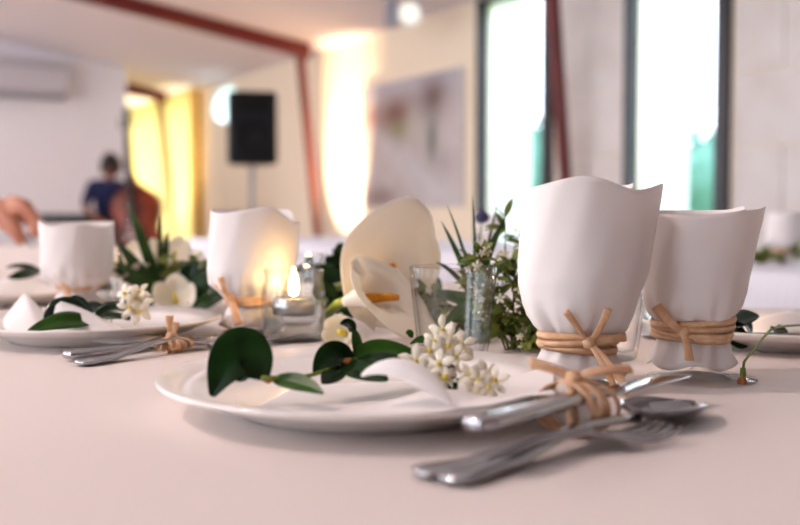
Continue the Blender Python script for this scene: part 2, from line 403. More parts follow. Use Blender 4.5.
uplight(12.45, OW + 1.15, -0.82, 420, (1.0, 0.88, 0.60), 'floor uplight at the near end of the yellow curtain', radians(52))
uplight(14.0, OW + 1.2, -0.82, 550, (1.0, 0.88, 0.60), 'floor uplight at the far end of the yellow curtain', radians(58))

# unseen pendant lamps, added to brighten the hall with warm light
for a, lb in ((0.6, 'added unseen pendant lamp nearest the foreground table'), (3.6, 'second added unseen pendant lamp from the foreground table'), (6.6, 'third added unseen pendant lamp from the foreground table'), (9.6, 'added unseen pendant lamp nearest the partition')):
    o_ = 2.3; zt = zc(o_); b = W(a, o_, zt - 0.75); t = empty('added_pendant', b, lb, 'lamp', 'added pendant lamps')
    mb = MB(); mb.tube([b + V((0, 0, 0.2)), W(a, o_, zt)], 0.006, 8); build('cord', mb, M_plastic, t)
    mb = MB(); mb.lathe([(0.02, 0.2), (0.06, 0.19), (0.16, 0.08), (0.20, 0.0), (0.195, 0.0), (0.155, 0.075), (0.055, 0.18), (0.0, 0.185)], b, 36); build('lamp_shade', mb, M_acw, t)
    mb = MB(); mb.lathe([(0, 0.11), (0.02, 0.10), (0.03, 0.07), (0.022, 0.04), (0, 0.03)], b, 18); build('light_bulb', mb, emit('added_bulb_glow', (1, 0.75, 0.5, 1), 12), t)
    ld = bpy.data.lights.new('added_pendant_light', 'POINT'); ld.energy = 85; ld.color = (1.0, 0.77, 0.69); ld.shadow_soft_size = 0.04
    lo = bpy.data.objects.new('bulb', ld); COL.objects.link(lo); lo.parent = t; lo.location = (0, 0, 0.02)
    if a < 1: ld.energy = 75

# picture on the wall
a0, a1, z0, z1 = 5.80, 7.44, 0.95, 2.06
pic = empty('wall_picture', W((a0 + a1) / 2, OW, z0), 'large pale landscape picture on the wall beside the window', 'picture')
mb = MB(); mb.wbox(a0, a1, OW + 0.005, OW + 0.04, z0, z1); build('canvas_edge', mb, M_part, pic, smooth=False)
mb = MB(); n = 48
mb.grid([[W(a1 + (a0 - a1) * i / n, OW + 0.042, z0 + (z1 - z0) * j / n) for i in range(n + 1)] for j in range(n + 1)])
mp = bpy.data.materials.new('picture_print'); mp.use_nodes = True
at = mp.node_tree.nodes.new('ShaderNodeAttribute'); at.attribute_name = 'Col'
nz = mp.node_tree.nodes.new('ShaderNodeTexNoise'); nz.inputs['Scale'].default_value = 9
mx = mp.node_tree.nodes.new('ShaderNodeMix'); mx.data_type = 'RGBA'; mx.blend_type = 'MULTIPLY'; mx.inputs['Factor'].default_value = 0.35
mp.node_tree.links.new(at.outputs['Color'], mx.inputs['A']); mp.node_tree.links.new(nz.outputs['Fac'], mx.inputs['B'])
mp.node_tree.links.new(mx.outputs['Result'], mp.node_tree.nodes['Principled BSDF'].inputs['Base Color'])
mp.node_tree.nodes['Principled BSDF'].inputs['Roughness'].default_value = 0.6
pr = build('print', mb, mp, pic, smooth=False)
ca = pr.data.color_attributes.new('Col', 'FLOAT_COLOR', 'POINT')
def blob(x, y, cx, cy_, sx, sy): return exp(-((x - cx) / sx) ** 2 - ((y - cy_) / sy) ** 2)
for j in range(n + 1):
    for i in range(n + 1):
        x, y = i / n, j / n                  # x from left, y from bottom
        c = V((0.62, 0.55, 0.54))
        for w_, col in ((smooth01((y - 0.8) * 6) * 0.4, (0.45, 0.46, 0.58)), (0.95 * blob(x, y, 0.38, 0.74, 0.20, 0.14), (0.24, 0.10, 0.07)),
                        (0.95 * blob(x, y, 0.75, 0.82, 0.14, 0.16), (0.17, 0.10, 0.09)), (0.9 * blob(x, y, 0.74, 0.5, 0.05, 0.18), (0.12, 0.14, 0.09)),
                        (0.7 * blob(x, y, 0.42, 0.6, 0.12, 0.08), (0.32, 0.32, 0.10)), (0.6 * blob(x, y, 0.10, 0.72, 0.12, 0.10), (0.45, 0.16, 0.12)),
                        (0.7 * blob(x, y, 0.57, 0.6, 0.08, 0.14), (0.62, 0.58, 0.50)), (0.7 * blob(x, y - 0.75 * (0.5 - x), 0.5, 0.33, 0.6, 0.08), (0.68, 0.66, 0.68)),
                        (0.9 * blob(x, y, 0.22, 0.08, 0.2, 0.09), (0.28, 0.18, 0.15)), (0.5 * blob(x, y, 0.86, 0.32, 0.1, 0.1), (0.34, 0.28, 0.30))):
            c = c.lerp(V(col), min(1, w_))
        ca.data[j * (n + 1) + i].color = (c.x, c.y, c.z, 1)

# floodlight at the top of the wall
b = AT(401, 14, 7.9); fl = empty('floodlight', b, 'white ceiling floodlight with grey bracket above the picture', 'light')
mb = MB(); mb.box(b + V((-0.13, -0.05, -0.09)), b + V((-0.02, 0.09, 0.10))); build('bracket', mb, M_acd, fl, smooth=False, bevel=0.01)
mb = MB(); mb.lathe([(0.0, 0.13), (0.05, 0.13), (0.07, 0.06), (0.095, -0.02), (0.095, -0.05), (0.088, -0.05), (0.083, -0.03)], b + V((0.06, 0, 0)), 28, M=frame((0, 0, 0), (-0.2, 1, 0.1)).to_3x3()); build('housing', mb, M_acw, fl)
mb = MB(); mb.lathe([(0.0, -0.035), (0.084, -0.035)], b + V((0.06, 0, 0)), 28, M=frame((0, 0, 0), (-0.2, 1, 0.1)).to_3x3()); build('lens', mb, M_lens, fl)
mb = MB(); top = V((b.x - 0.07, b.y + 0.03, zc((b - E0).dot(N)) - 0.0)); mb.tube([b + V((-0.07, 0.03, 0.08)), top], 0.02); build('mount', mb, M_acd, fl)

# air conditioner on the partition
def pa(px, py):                              # a point of the partition's face
    d = ray(px, py); k = ((W(a_p, 0) - CAM).dot(U)) / d.dot(U); return CAM + d * k
q0 = pa(66, 82); oq = (q0 - E0).dot(N); zq0, zq1 = pa(66, 101).z, pa(66, 64).z
ac = empty('air_conditioner', W(a_p, oq + 0.5, zq0), 'long white air conditioner high on the partition wall', 'air conditioner')
mb = MB(); mb.wbox(a_p - 0.24, a_p, oq, oq + 1.25, zq0 + 0.06, zq1); build('casing', mb, M_acw, ac, smooth=False, bevel=0.03)
mb = MB(); mb.wbox(a_p - 0.21, a_p - 0.02, oq + 0.04, oq + 1.21, zq0, zq0 + 0.065); build('louvre', mb, M_acd, ac, smooth=False, bevel=0.01)
mb = MB(); mb.wbox(a_p - 0.245, a_p - 0.238, oq + 0.05, oq + 1.2, zq1 - 0.09, zq1 - 0.06); build('intake_slot', mb, M_acd, ac, smooth=False)

# loudspeaker on its stand
sp = AT(252, 215, 8.6); sb = V((sp.x, sp.y, 0)); zs0, zs1 = AT(252, 165, 8.6).z, AT(252, 93, 8.6).z
spk = empty('loudspeaker', V((sp.x, sp.y, zs0)), 'black loudspeaker on a pole stand in front of the cream wall', 'speaker')
Rz = Matrix.Rotation(radians(14), 3, 'Z')
def sv(x, y, z): return V((sp.x, sp.y, 0)) + Rz @ V((x, y, z))
mb = MB(); hw, bw = 0.205, 0.13
outline = [(-hw, -0.17), (hw, -0.17), (hw, 0.02), (bw, 0.17), (-bw, 0.17), (-hw, 0.02)]
mb.add([sv(x, y, zs0) for x, y in outline] + [sv(x, y, zs1) for x, y in outline], [tuple(range(6))[::-1], tuple(range(6, 12))] + [(i, (i + 1) % 6, 6 + (i + 1) % 6, 6 + i) for i in range(6)])
build('cabinet', mb, M_plastic, spk, smooth=False, bevel=0.03)
mb = MB(); mb.hexa([sv(-0.175, -0.185, zs0 + 0.04), sv(0.175, -0.185, zs0 + 0.04), sv(0.175, -0.168, zs0 + 0.04), sv(-0.175, -0.168, zs0 + 0.04),
                    sv(-0.175, -0.185, zs0 + 0.40), sv(0.175, -0.185, zs0 + 0.40), sv(0.175, -0.168, zs0 + 0.40), sv(-0.175, -0.168, zs0 + 0.40)])
build('grille', mb, M_grille, spk, smooth=False, bevel=0.006)
mb = MB(); RF = (Rz.to_4x4() @ Matrix.Rotation(pi / 2, 4, 'X')).to_3x3()
mb.lathe([(0.0, -0.0), (0.05, 0.004), (0.13, 0.012), (0.14, 0.02), (0.15, 0.012), (0.15, 0.0)], sv(0, -0.18, zs0 + 0.22), 36, M=RF); build('woofer', mb, M_ebony, spk)
mb = MB(); mb.lathe([(0.0, 0.014), (0.04, 0.012), (0.045, 0.004)], sv(0, -0.181, zs0 + 0.22), 24, M=RF); build('dust_cap', mb, M_grille, spk)
mb = MB(); mb.hexa([sv(-0.12, -0.178, zs0 + 0.44), sv(0.12, -0.178, zs0 + 0.44), sv(0.05, -0.13, zs0 + 0.47), sv(-0.05, -0.13, zs0 + 0.47),
                    sv(-0.12, -0.178, zs0 + 0.57), sv(0.12, -0.178, zs0 + 0.57), sv(0.05, -0.13, zs0 + 0.54), sv(-0.05, -0.13, zs0 + 0.54)])
build('horn', mb, M_ebony, spk, smooth=False)
st = empty('speaker_stand', sb, 'slim tripod pole stand under the black loudspeaker', 'stand')
mb = MB(); mb.tube([sb + V((0, 0, 0.12)), sb + V((0, 0, zs0))], 0.022, 12); build('pole', mb, M_acd, st)
mb = MB(); mb.tube([sb + V((0, 0, 0.68)), sb + V((0, 0, 0.78))], 0.035, 12); build('collar', mb, M_plastic, st)
for k in range(3):
    d = V((cos(k * 2.094 + 0.4), sin(k * 2.094 + 0.4), 0)); mb = MB(); mb.tube([sb + V((0, 0, 0.72)) + d * 0.03, sb + d * 0.5 + V((0, 0, 0.015))], 0.014, 8); build('leg', mb, M_plastic, st)
    mb = MB(); mb.tube([sb + V((0, 0, 0.2)), sb + d * 0.29 + V((0, 0, 0.30))], 0.009, 8); build('brace', mb, M_plastic, st)

# ------------------------------------------------------------------ people
def skin_mesh(name, joints, links, m, parent, sub=2):
    """joints: name -> (point, radius) or (point, rx, ry); one continuous skinned surface"""
    names = list(joints); org = ORG[parent.name]
    me = bpy.data.meshes.new(name); me.from_pydata([tuple(V(joints[k][0]) - org) for k in names], [(names.index(a), names.index(b)) for a, b in links], [])
    me.materials.append(m); o = bpy.data.objects.new(name, me); COL.objects.link(o); o.parent = parent
    md = o.modifiers.new('skin', 'SKIN'); md.use_smooth_shade = True
    sl = me.skin_vertices[0].data
    for i, k in enumerate(names):
        r = joints[k][1:]; sl[i].radius = (r[0], r[-1]); sl[i].use_root = (i == 0)
    q = o.modifiers.new('subsurf', 'SUBSURF'); q.levels = sub; q.render_levels = sub
    ORG[o.name] = org
    return o
def chain(*n): return list(zip(n, n[1:]))
def head(parent, c, fwd, up, m_skin, m_hair, r=0.078, long_hair=False):
    f = V(fwd).normalized(); u = V(up); u = (u - f * u.dot(f)).normalized(); sd = f.cross(u)
    rows = []; n_i, n_j = 28, 32
    def skull(ph, th, k=1.0):
        z = cos(ph); q = sin(ph); x = q * cos(th); y = q * sin(th)       # x forward, y to the side
        rx = 1.22 if x > 0 else 1.2; jaw = 1 - 0.28 * smooth01((-z - 0.1) / 0.9)
        d = V((x * rx * (1 - 0.12 * smooth01(-z)) , y * 0.98 * jaw, z * 1.5))
        d.x += 0.30 * exp(-(y / 0.14) ** 2 - ((z + 0.10) / 0.17) ** 2) * (x > 0)          # nose
        d.x -= 0.10 * (exp(-((abs(y) - 0.36) / 0.15) ** 2 - ((z - 0.08) / 0.1) ** 2)) * (x > 0)   # eye sockets
        d.x += 0.07 * exp(-(y / 0.25) ** 2 - ((z + 0.48) / 0.07) ** 2) * (x > 0)          # lips
        return V(c) + (f * d.x + sd * d.y + u * d.z) * r * k
    for i in range(n_i + 1): rows.append([skull(pi * i / n_i, 2 * pi * j / n_j) for j in range(n_j)])
    mb = MB(); mb.grid(rows, True)
    hd = build('head', mb, m_skin, parent)
    for s in (-1, 1):
        mb = MB(); mb.lathe([(0, 0.01), (0.012, 0.008), (0.02, 0), (0.012, -0.008), (0, -0.01)], V(c) + sd * s * r * 0.98, 14, M=frame((0, 0, 0), sd * s + f * 0.4, u).to_3x3()); build('ear', mb, m_skin, parent)
        mb = MB(); mb.lathe([(0, 0.009), (0.007, 0.006), (0.009, 0), (0.007, -0.006), (0, -0.009)], V(c) + (f * 1.06 + sd * s * 0.36 + u * 0.10) * r, 12); build('eye', mb, M_ebony, parent)
    rows = []; hk = 1.24 if long_hair else 1.08
    for i in range(15):
        row = []
        for j in range(n_j):
            th = 2 * pi * j / n_j; lim = pi * (0.36 + 0.30 * smooth01((1 - cos(th)) / 2 * 1.6) + (0.12 if long_hair else 0) * (cos(th) < 0))
            row.append(skull(lim * i / 14, th, hk + 0.015 * sin(9 * th + i)))
        rows.append(row)
    mb = MB(); mb.grid(rows, True); build('hair', mb, m_hair, parent, solid=0.006)
    return hd
def hand_joints(J, L, tag, wrist, pdir, pnorm, thumb_side, curl=0.9, s=1.0, thumb=True):
    """adds palm and five fingers to a skin graph; pdir = direction of fingers, pnorm = back of the hand"""
    d = V(pdir).normalized(); nr = V(pnorm); nr = (nr - d * nr.dot(d)).normalized(); sd = d.cross(nr) * thumb_side
    J[tag + 'p1'] = (wrist + d * 0.035 * s, 0.026 * s, 0.016 * s); J[tag + 'p2'] = (wrist + d * 0.07 * s, 0.033 * s, 0.015 * s)
    L += [(tag + 'w', tag + 'p1'), (tag + 'p1', tag + 'p2')]

# double bass player
px_, dist = 112, 11.0
fb = AT(px_, 215, dist); fb = V((fb.x, fb.y, 0))
pl = empty('person', fb, 'musician in a dark blue shirt bowing over a double bass', 'person')
fw = V((0.25, -0.97, 0)).normalized(); rt = V((fw.y, -fw.x, 0)) * -1   # rt: towards image right
rt = V((0.97, 0.25, 0))
def P(r_, f_, z): return fb + rt * r_ + fw * f_ + V((0, 0, z * 0.93))
body = {'pel': (P(-0.05, 0, 0.90), 0.15, 0.11), 'wst': (P(-0.05, 0.02, 1.05), 0.14, 0.10), 'chs': (P(-0.04, 0.08, 1.23), 0.17, 0.12), 'nkb': (P(-0.02, 0.13, 1.33), 0.075, 0.07),
        'shL': (P(0.13, 0.11, 1.29), 0.07), 'elL': (P(0.30, 0.26, 1.16), 0.055), 'shR': (P(-0.21, 0.10, 1.28), 0.07), 'elR': (P(-0.27, 0.20, 1.03), 0.055)}
skin_mesh('shirt', body, chain('pel', 'wst', 'chs', 'nkb') + [('chs', 'shL'), ('shL', 'elL'), ('chs', 'shR'), ('shR', 'elR')], M_navy, pl)
sk = {'nk0': (P(-0.02, 0.13, 1.32), 0.05), 'nk1': (P(-0.01, 0.18, 1.42), 0.05)}
skin_mesh('neck', sk, chain('nk0', 'nk1'), M_skin2, pl)
for tag, pts in (('forearm', [(0.29, 0.25, 1.17), (0.26, 0.36, 1.30), (0.20, 0.44, 1.46), (0.17, 0.46, 1.53)]), ('forearm', [(-0.27, 0.19, 1.05), (-0.20, 0.34, 0.93), (-0.06, 0.47, 0.86), (0.0, 0.50, 0.82)])):
    J = {'e': (P(*pts[0]), 0.045), 'm': (P(*pts[1]), 0.038), 'w': (P(*pts[2]), 0.026), 'h': (P(*pts[3]), 0.034, 0.02)}
    L = chain('e', 'm', 'w', 'h'); d = (P(*pts[3]) - P(*pts[2])).normalized(); sd = d.cross(V((0, -1, 0))).normalized()
    for k in range(4):
        J['f%d' % k] = (P(*pts[3]) + d * 0.03 + sd * (k - 1.5) * 0.018, 0.010); J['g%d' % k] = (P(*pts[3]) + d * 0.055 + V((0, 0.03, -0.02)) + sd * (k - 1.5) * 0.018, 0.009)
        L += [('h', 'f%d' % k), ('f%d' % k, 'g%d' % k)]
    J['t'] = (P(*pts[3]) + sd * 0.04 + V((0, 0.01, 0)), 0.011); L += [('h', 't')]
    skin_mesh(tag, J, L, M_skin2, pl)
leg = {'pel': (P(-0.05, 0, 0.90), 0.15, 0.12), 'hL': (P(0.05, 0, 0.84), 0.085), 'kL': (P(0.06, 0.05, 0.47), 0.06), 'aL': (P(0.05, 0.0, 0.10), 0.05), 'hR': (P(-0.15, 0, 0.84), 0.085), 'kR': (P(-0.18, 0.05, 0.47), 0.06), 'aR': (P(-0.2, 0.0, 0.10), 0.05)}
skin_mesh('trousers', leg, [('pel', 'hL'), ('hL', 'kL'), ('kL', 'aL'), ('pel', 'hR'), ('hR', 'kR'), ('kR', 'aR')], M_dark, pl)
for x in (0.05, -0.2):
    mb = MB(); mb.tube([P(x, -0.06, 0.045), P(x, 0.02, 0.045), P(x, 0.12, 0.035), P(x, 0.19, 0.03)], lambda s: 0.045 - 0.012 * s, 12); build('shoe', mb, M_ebony, pl)
head(pl, P(0.0, 0.20, 1.50), fw + V((0.15, 0, -0.95)), (0.05, -0.4, 1), M_skin2, M_hair, r=0.092, long_hair=True)

# double bass
bb = fb + V((0.50, -0.60, 0)); lean = radians(-8)
bass = empty('double_bass', bb, 'brown varnished double bass leaning against the musician', 'double bass')
RB = Matrix.Rotation(radians(-8), 3, 'Z') @ Matrix.Rotation(radians(-10), 3, 'X') @ Matrix.Rotation(lean, 3, 'Y')
def B(x, y, z): return bb + RB @ V((x, y, z))
half = [(0.0, 0.16), (0.20, 0.17), (0.31, 0.27), (0.335, 0.42), (0.29, 0.56), (0.21, 0.66), (0.185, 0.74), (0.20, 0.83), (0.245, 0.93), (0.25, 1.02), (0.20, 1.12), (0.11, 1.19), (0.04, 1.25)]
prof = [(x, z) for x, z in half] + [(-x, z) for x, z in half[:0:-1]]
mb = MB(); k = len(prof); cz = 0.62
rings = [(0.9, -0.125), (0.97, -0.115), (1.0, -0.10), (1.0, 0.09), (0.97, 0.105), (0.9, 0.11)]
mb.grid([[B(x * f, y, cz + (z - cz) * f) for x, z in prof] for f, y in rings], True)
mb.f.append(tuple(range(k))[::-1]); mb.f.append(tuple(range(5 * k, 6 * k)))
build('body', mb, M_bass, bass)
mb = MB(); mb.hexa([B(-0.028, -0.15, 1.15), B(0.028, -0.15, 1.15), B(0.028, -0.09, 1.15), B(-0.028, -0.09, 1.15), B(-0.02, -0.13, 1.82), B(0.02, -0.13, 1.82), B(0.02, -0.085, 1.82), B(-0.02, -0.085, 1.82)]); build('neck', mb, M_bass, bass, smooth=False, bevel=0.006)
mb = MB(); mb.hexa([B(-0.045, -0.20, 0.80), B(0.045, -0.20, 0.80), B(0.045, -0.18, 0.80), B(-0.045, -0.18, 0.80), B(-0.022, -0.145, 1.82), B(0.022, -0.145, 1.82), B(0.022, -0.13, 1.82), B(-0.022, -0.13, 1.82)]); build('fingerboard', mb, M_ebony, bass, smooth=False)
mb = MB(); mb.hexa([B(-0.03, -0.13, 1.82), B(0.03, -0.13, 1.82), B(0.03, -0.07, 1.82), B(-0.03, -0.07, 1.82), B(-0.02, -0.11, 1.98), B(0.02, -0.11, 1.98), B(0.02, -0.06, 1.98), B(-0.02, -0.06, 1.98)]); build('pegbox', mb, M_ebony, bass, smooth=False, bevel=0.005)
mb = MB(); mb.tube([B(0.0, -0.085 + 0.045 * cos(t) * (1 - t / 14), 2.0 + 0.045 * sin(t) * (1 - t / 14)) for t in [i * 0.45 for i in range(24)]], 0.022, 10); build('scroll', mb, M_ebony, bass)
for s, z in ((-1, 1.86), (1, 1.88), (-1, 1.92), (1, 1.94)):
    mb = MB(); mb.tube([B(0.02 * s, -0.1, z), B(0.09 * s, -0.1, z)], 0.008, 8); mb.tube([B(0.085 * s, -0.1, z - 0.02), B(0.085 * s, -0.1, z + 0.02)], 0.014, 8); build('tuning_peg', mb, M_steel, bass)
mb = MB(); mb.hexa([B(-0.08, -0.14, 0.60), B(0.08, -0.14, 0.60), B(0.08, -0.12, 0.60), B(-0.08, -0.12, 0.60), B(-0.05, -0.23, 0.62), B(0.05, -0.23, 0.62), B(0.05, -0.225, 0.64), B(-0.05, -0.225, 0.64)]); build('bridge', mb, M_wood, bass, smooth=False)
mb = MB(); mb.hexa([B(-0.03, -0.15, 0.20), B(0.03, -0.15, 0.20), B(0.03, -0.12, 0.20), B(-0.03, -0.12, 0.20), B(-0.05, -0.20, 0.50), B(0.05, -0.20, 0.50), B(0.05, -0.18, 0.50), B(-0.05, -0.18, 0.50)]); build('tailpiece', mb, M_ebony, bass, smooth=False)
for x in (-0.03, -0.01, 0.01, 0.03):
    mb = MB(); mb.tube([B(x * 1.2, -0.2, 0.48), B(x * 1.3, -0.235, 0.63), B(x * 0.5, -0.152, 1.84)], 0.0025, 6); build('string', mb, M_steel, bass)
for s in (-1, 1):
    mb = MB(); mb.tube([B(s * (0.13 + 0.018 * sin(t * 2 * pi)), -0.129, 0.52 + 0.20 * t) for t in [i / 12 for i in range(13)]], 0.008, 8); build('sound_hole', mb, M_ebony, bass)
mb = MB(); mb.tube([B(0, 0, 0.17), B(0, 0, 0.005)], 0.012, 8); build('endpin', mb, M_steel, bass)

# keyboard on a stand, in front of the partition
kb = AT(56, 215, 10.7); kc = V((kb.x, kb.y, 0))
kz0, kz1 = AT(56, 224, 10.7).z, AT(56, 214, 10.7).z
key = empty('electric_keyboard', V((kc.x, kc.y, kz0)), 'black electric keyboard in front of the white partition', 'keyboard')
mb = MB(); mb.box((kc.x - 0.62, kc.y - 0.15, kz0), (kc.x + 0.42, kc.y + 0.15, kz1)); build('case', mb, M_plastic, key, smooth=False, bevel=0.015)
mb = MB(); mb.box((kc.x - 0.58, kc.y - 0.02, kz1), (kc.x + 0.38, kc.y + 0.13, kz1 + 0.008)); build('keys', mb, M_acw, key, smooth=False)
ks = empty('keyboard_stand', kc, 'black crossed-leg stand carrying the electric keyboard', 'stand')
for s in (-1, 1):
    mb = MB(); mb.tube([kc + V((-0.1 - 0.35 * s, -0.02 * s, 0.02)), kc + V((-0.1 + 0.35 * s, -0.02 * s, kz0 - 0.02))], 0.02, 8); build('leg', mb, M_plastic, ks)
    mb = MB(); mb.tube([kc + V((-0.1 - 0.35 * s, -0.2, 0.02)), kc + V((-0.1 - 0.35 * s, 0.2, 0.02))], 0.02, 8); build('foot_bar', mb, M_plastic, ks)
    mb = MB(); mb.tube([kc + V((-0.1 + 0.35 * s, -0.16, kz0 - 0.02)), kc + V((-0.1 + 0.35 * s, 0.16, kz0 - 0.02))], 0.02, 8); build('support_bar', mb, M_plastic, ks)

# ------------------------------------------------------------------ tables and cloths
def table(a0, a1, o0, o1, label, cloth_label, m, pleat, drop=0.62):
    t = empty('banquet_table', W((a0 + a1) / 2, (o0 + o1) / 2, 0), label, 'table', 'long banquet tables')
    mb = MB(); mb.wbox(a0 + 0.012, a1 - 0.012, o0 + 0.012, o1 - 0.012, TZ - 0.035, TZ - 0.006); build('tabletop', mb, M_wood, t, smooth=False)
    for aa in (a0 + 0.2, (a0 + a1) / 2, a1 - 0.2):
        for oo in (o0 + 0.14, o1 - 0.14):
            mb = MB(); mb.wbox(aa - 0.025, aa + 0.025, oo - 0.025, oo + 0.025, 0, TZ - 0.035); build('leg', mb, M_wood, t, smooth=False)
    # cloth: flat top with rounded edge and hanging sides
    per = []
    step = 0.0065 if pleat else 0.05
    def side(p, q, k, nrm):
        n_ = max(2, int((q - p).length / step))
        for i in range(n_): per.append((p + (q - p) * (i / n_), nrm, k + i))
    c = [W(a0, o0), W(a1, o0), W(a1, o1), W(a0, o1)]
    side(c[0], c[1], 0, -N); side(c[1], c[2], 0, U); side(c[2], c[3], 0, N); side(c[3], c[0], 0, -U)
    rows = []
    for ins, z, f in ((0.30, 0, 0), (0.05, 0, 0), (0.008, 0, 0), (0.0, -0.004, 0), (-0.004, -0.014, 0.2), (-0.008, -0.06, 0.7), (-0.014, -drop * 0.5, 1), (-0.02, -drop, 1.2)):
        row = []
        for p, nrm, k in per:
            amp = (0.010 if pleat else 0.02) * f; ph = (k * 2 * pi / 4 if pleat else k * 0.55 + sin(k * 0.3))
            cen = W((a0 + a1) / 2, (o0 + o1) / 2); d = cen - p
            inn = V((0, 0, 0))
            da = (p - cen).dot(U); do = (p - cen).dot(N)
            ea, eo = (a1 - a0) / 2, (o1 - o0) / 2
            na = max(-(ea - ins), min(ea - ins, da)) if abs(abs(da) - ea) > 1e-6 or True else da
            no = max(-(eo - ins), min(eo - ins, do))
            if ins < 0: na, no = da + (-ins if nrm.dot(U) > 0.5 else ins if nrm.dot(U) < -0.5 else 0), do + (-ins if nrm.dot(N) > 0.5 else ins if nrm.dot(N) < -0.5 else 0)
            q = cen + U * na + N * no + nrm * (amp * (0.5 + 0.5 * sin(ph)))
            row.append(V((q.x, q.y, TZ + z)))
        rows.append(row)
    mb = MB(); mb.grid(rows, True)
    mb.add([W(a, o, TZ) for a, o in ((a0 + .3, o0 + .3), (a1 - .3, o0 + .3), (a1 - .3, o1 - .3), (a0 + .3, o1 - .3))], [(0, 1, 2, 3)])
    build('tablecloth', mb, m, loc=W((a0 + a1) / 2, (o0 + o1) / 2, TZ), label=cloth_label, cat='tablecloth', group='white tablecloths')
table(-1.9, 3.6, 0.0, 1.16, 'long banquet table under the white cloth in the foreground', 'white linen tablecloth under the foreground place settings', M_cloth, False, 0.32)
table(-1.6, 4.6, -1.80, -0.80, 'long banquet table by the window wall behind the foreground table', 'cool white pleated tablecloth on the table by the windows', M_cloth2, True)

# ------------------------------------------------------------------ tableware
def plate(c, r, label):
    s = r / 0.14
    o = [(0.0, 0.0035), (0.05, 0.0035), (0.052, 0.0), (0.088, 0.0), (0.092, 0.003), (0.118, 0.0125), (0.1385, 0.0195), (0.14, 0.021), (0.139, 0.0225),
         (0.117, 0.0155), (0.100, 0.0105), (0.085, 0.0075), (0.0, 0.0068)]
    mb = MB(); mb.lathe([(a * s, z) for a, z in o], c, 96)
    return build('dinner_plate', mb, M_plate, loc=c, label=label, cat='plate', group='white dinner plates')
PC = V((-0.021, 0.67, TZ)); PL = V((-0.322, 1.047, TZ)); PR = V((0.388, 1.015, TZ)); P3 = V((-0.575, 1.47, TZ))
plate(PC, 0.14, 'white dinner plate in the foreground with a camellia sprig on it')
plate(PL, 0.132, 'white dinner plate on the left beside a tied cutlery bundle')
plate(PR, 0.14, 'white dinner plate at the right edge behind the thin green twig')
plate(P3, 0.135, 'blurred white dinner plate at the far left below the hand')

def tumbler(c, label, rt_=0.039, rb=0.030, h=0.084):
    mb = MB(); prof = [(0.0, 0.0), (rb - 0.002, 0.0), (rb, 0.002)]
    for i in range(1, 9): prof.append((rb + (rt_ - rb) * (i / 8) ** 0.8, 0.002 + (h - 0.003) * i / 8))
    prof += [(rt_ - 0.0008, h)]
    for i in range(8, -1, -1): prof.append((rb - 0.0024 + (rt_ - rb) * (i / 8) ** 0.8, 0.008 + (h - 0.009) * i / 8))
    prof += [(0.0, 0.007)]
    mb.lathe(prof, c, 64)
    return build('glass_tumbler', mb, M_crystal, loc=c, label=label, cat='glass', group='clear glass tumblers')
tumbler(T(453, 360), 'clear glass tumbler in focus behind the foreground plate')
tumbler(T(603, 358), 'clear tumbler half hidden behind the large front wrapped glass')
tumbler(T(291, 324), 'clear tumbler behind the nearest candle on the left')
tumbler(T(128, 303), 'clear tumbler among the greenery beside the far left candle')

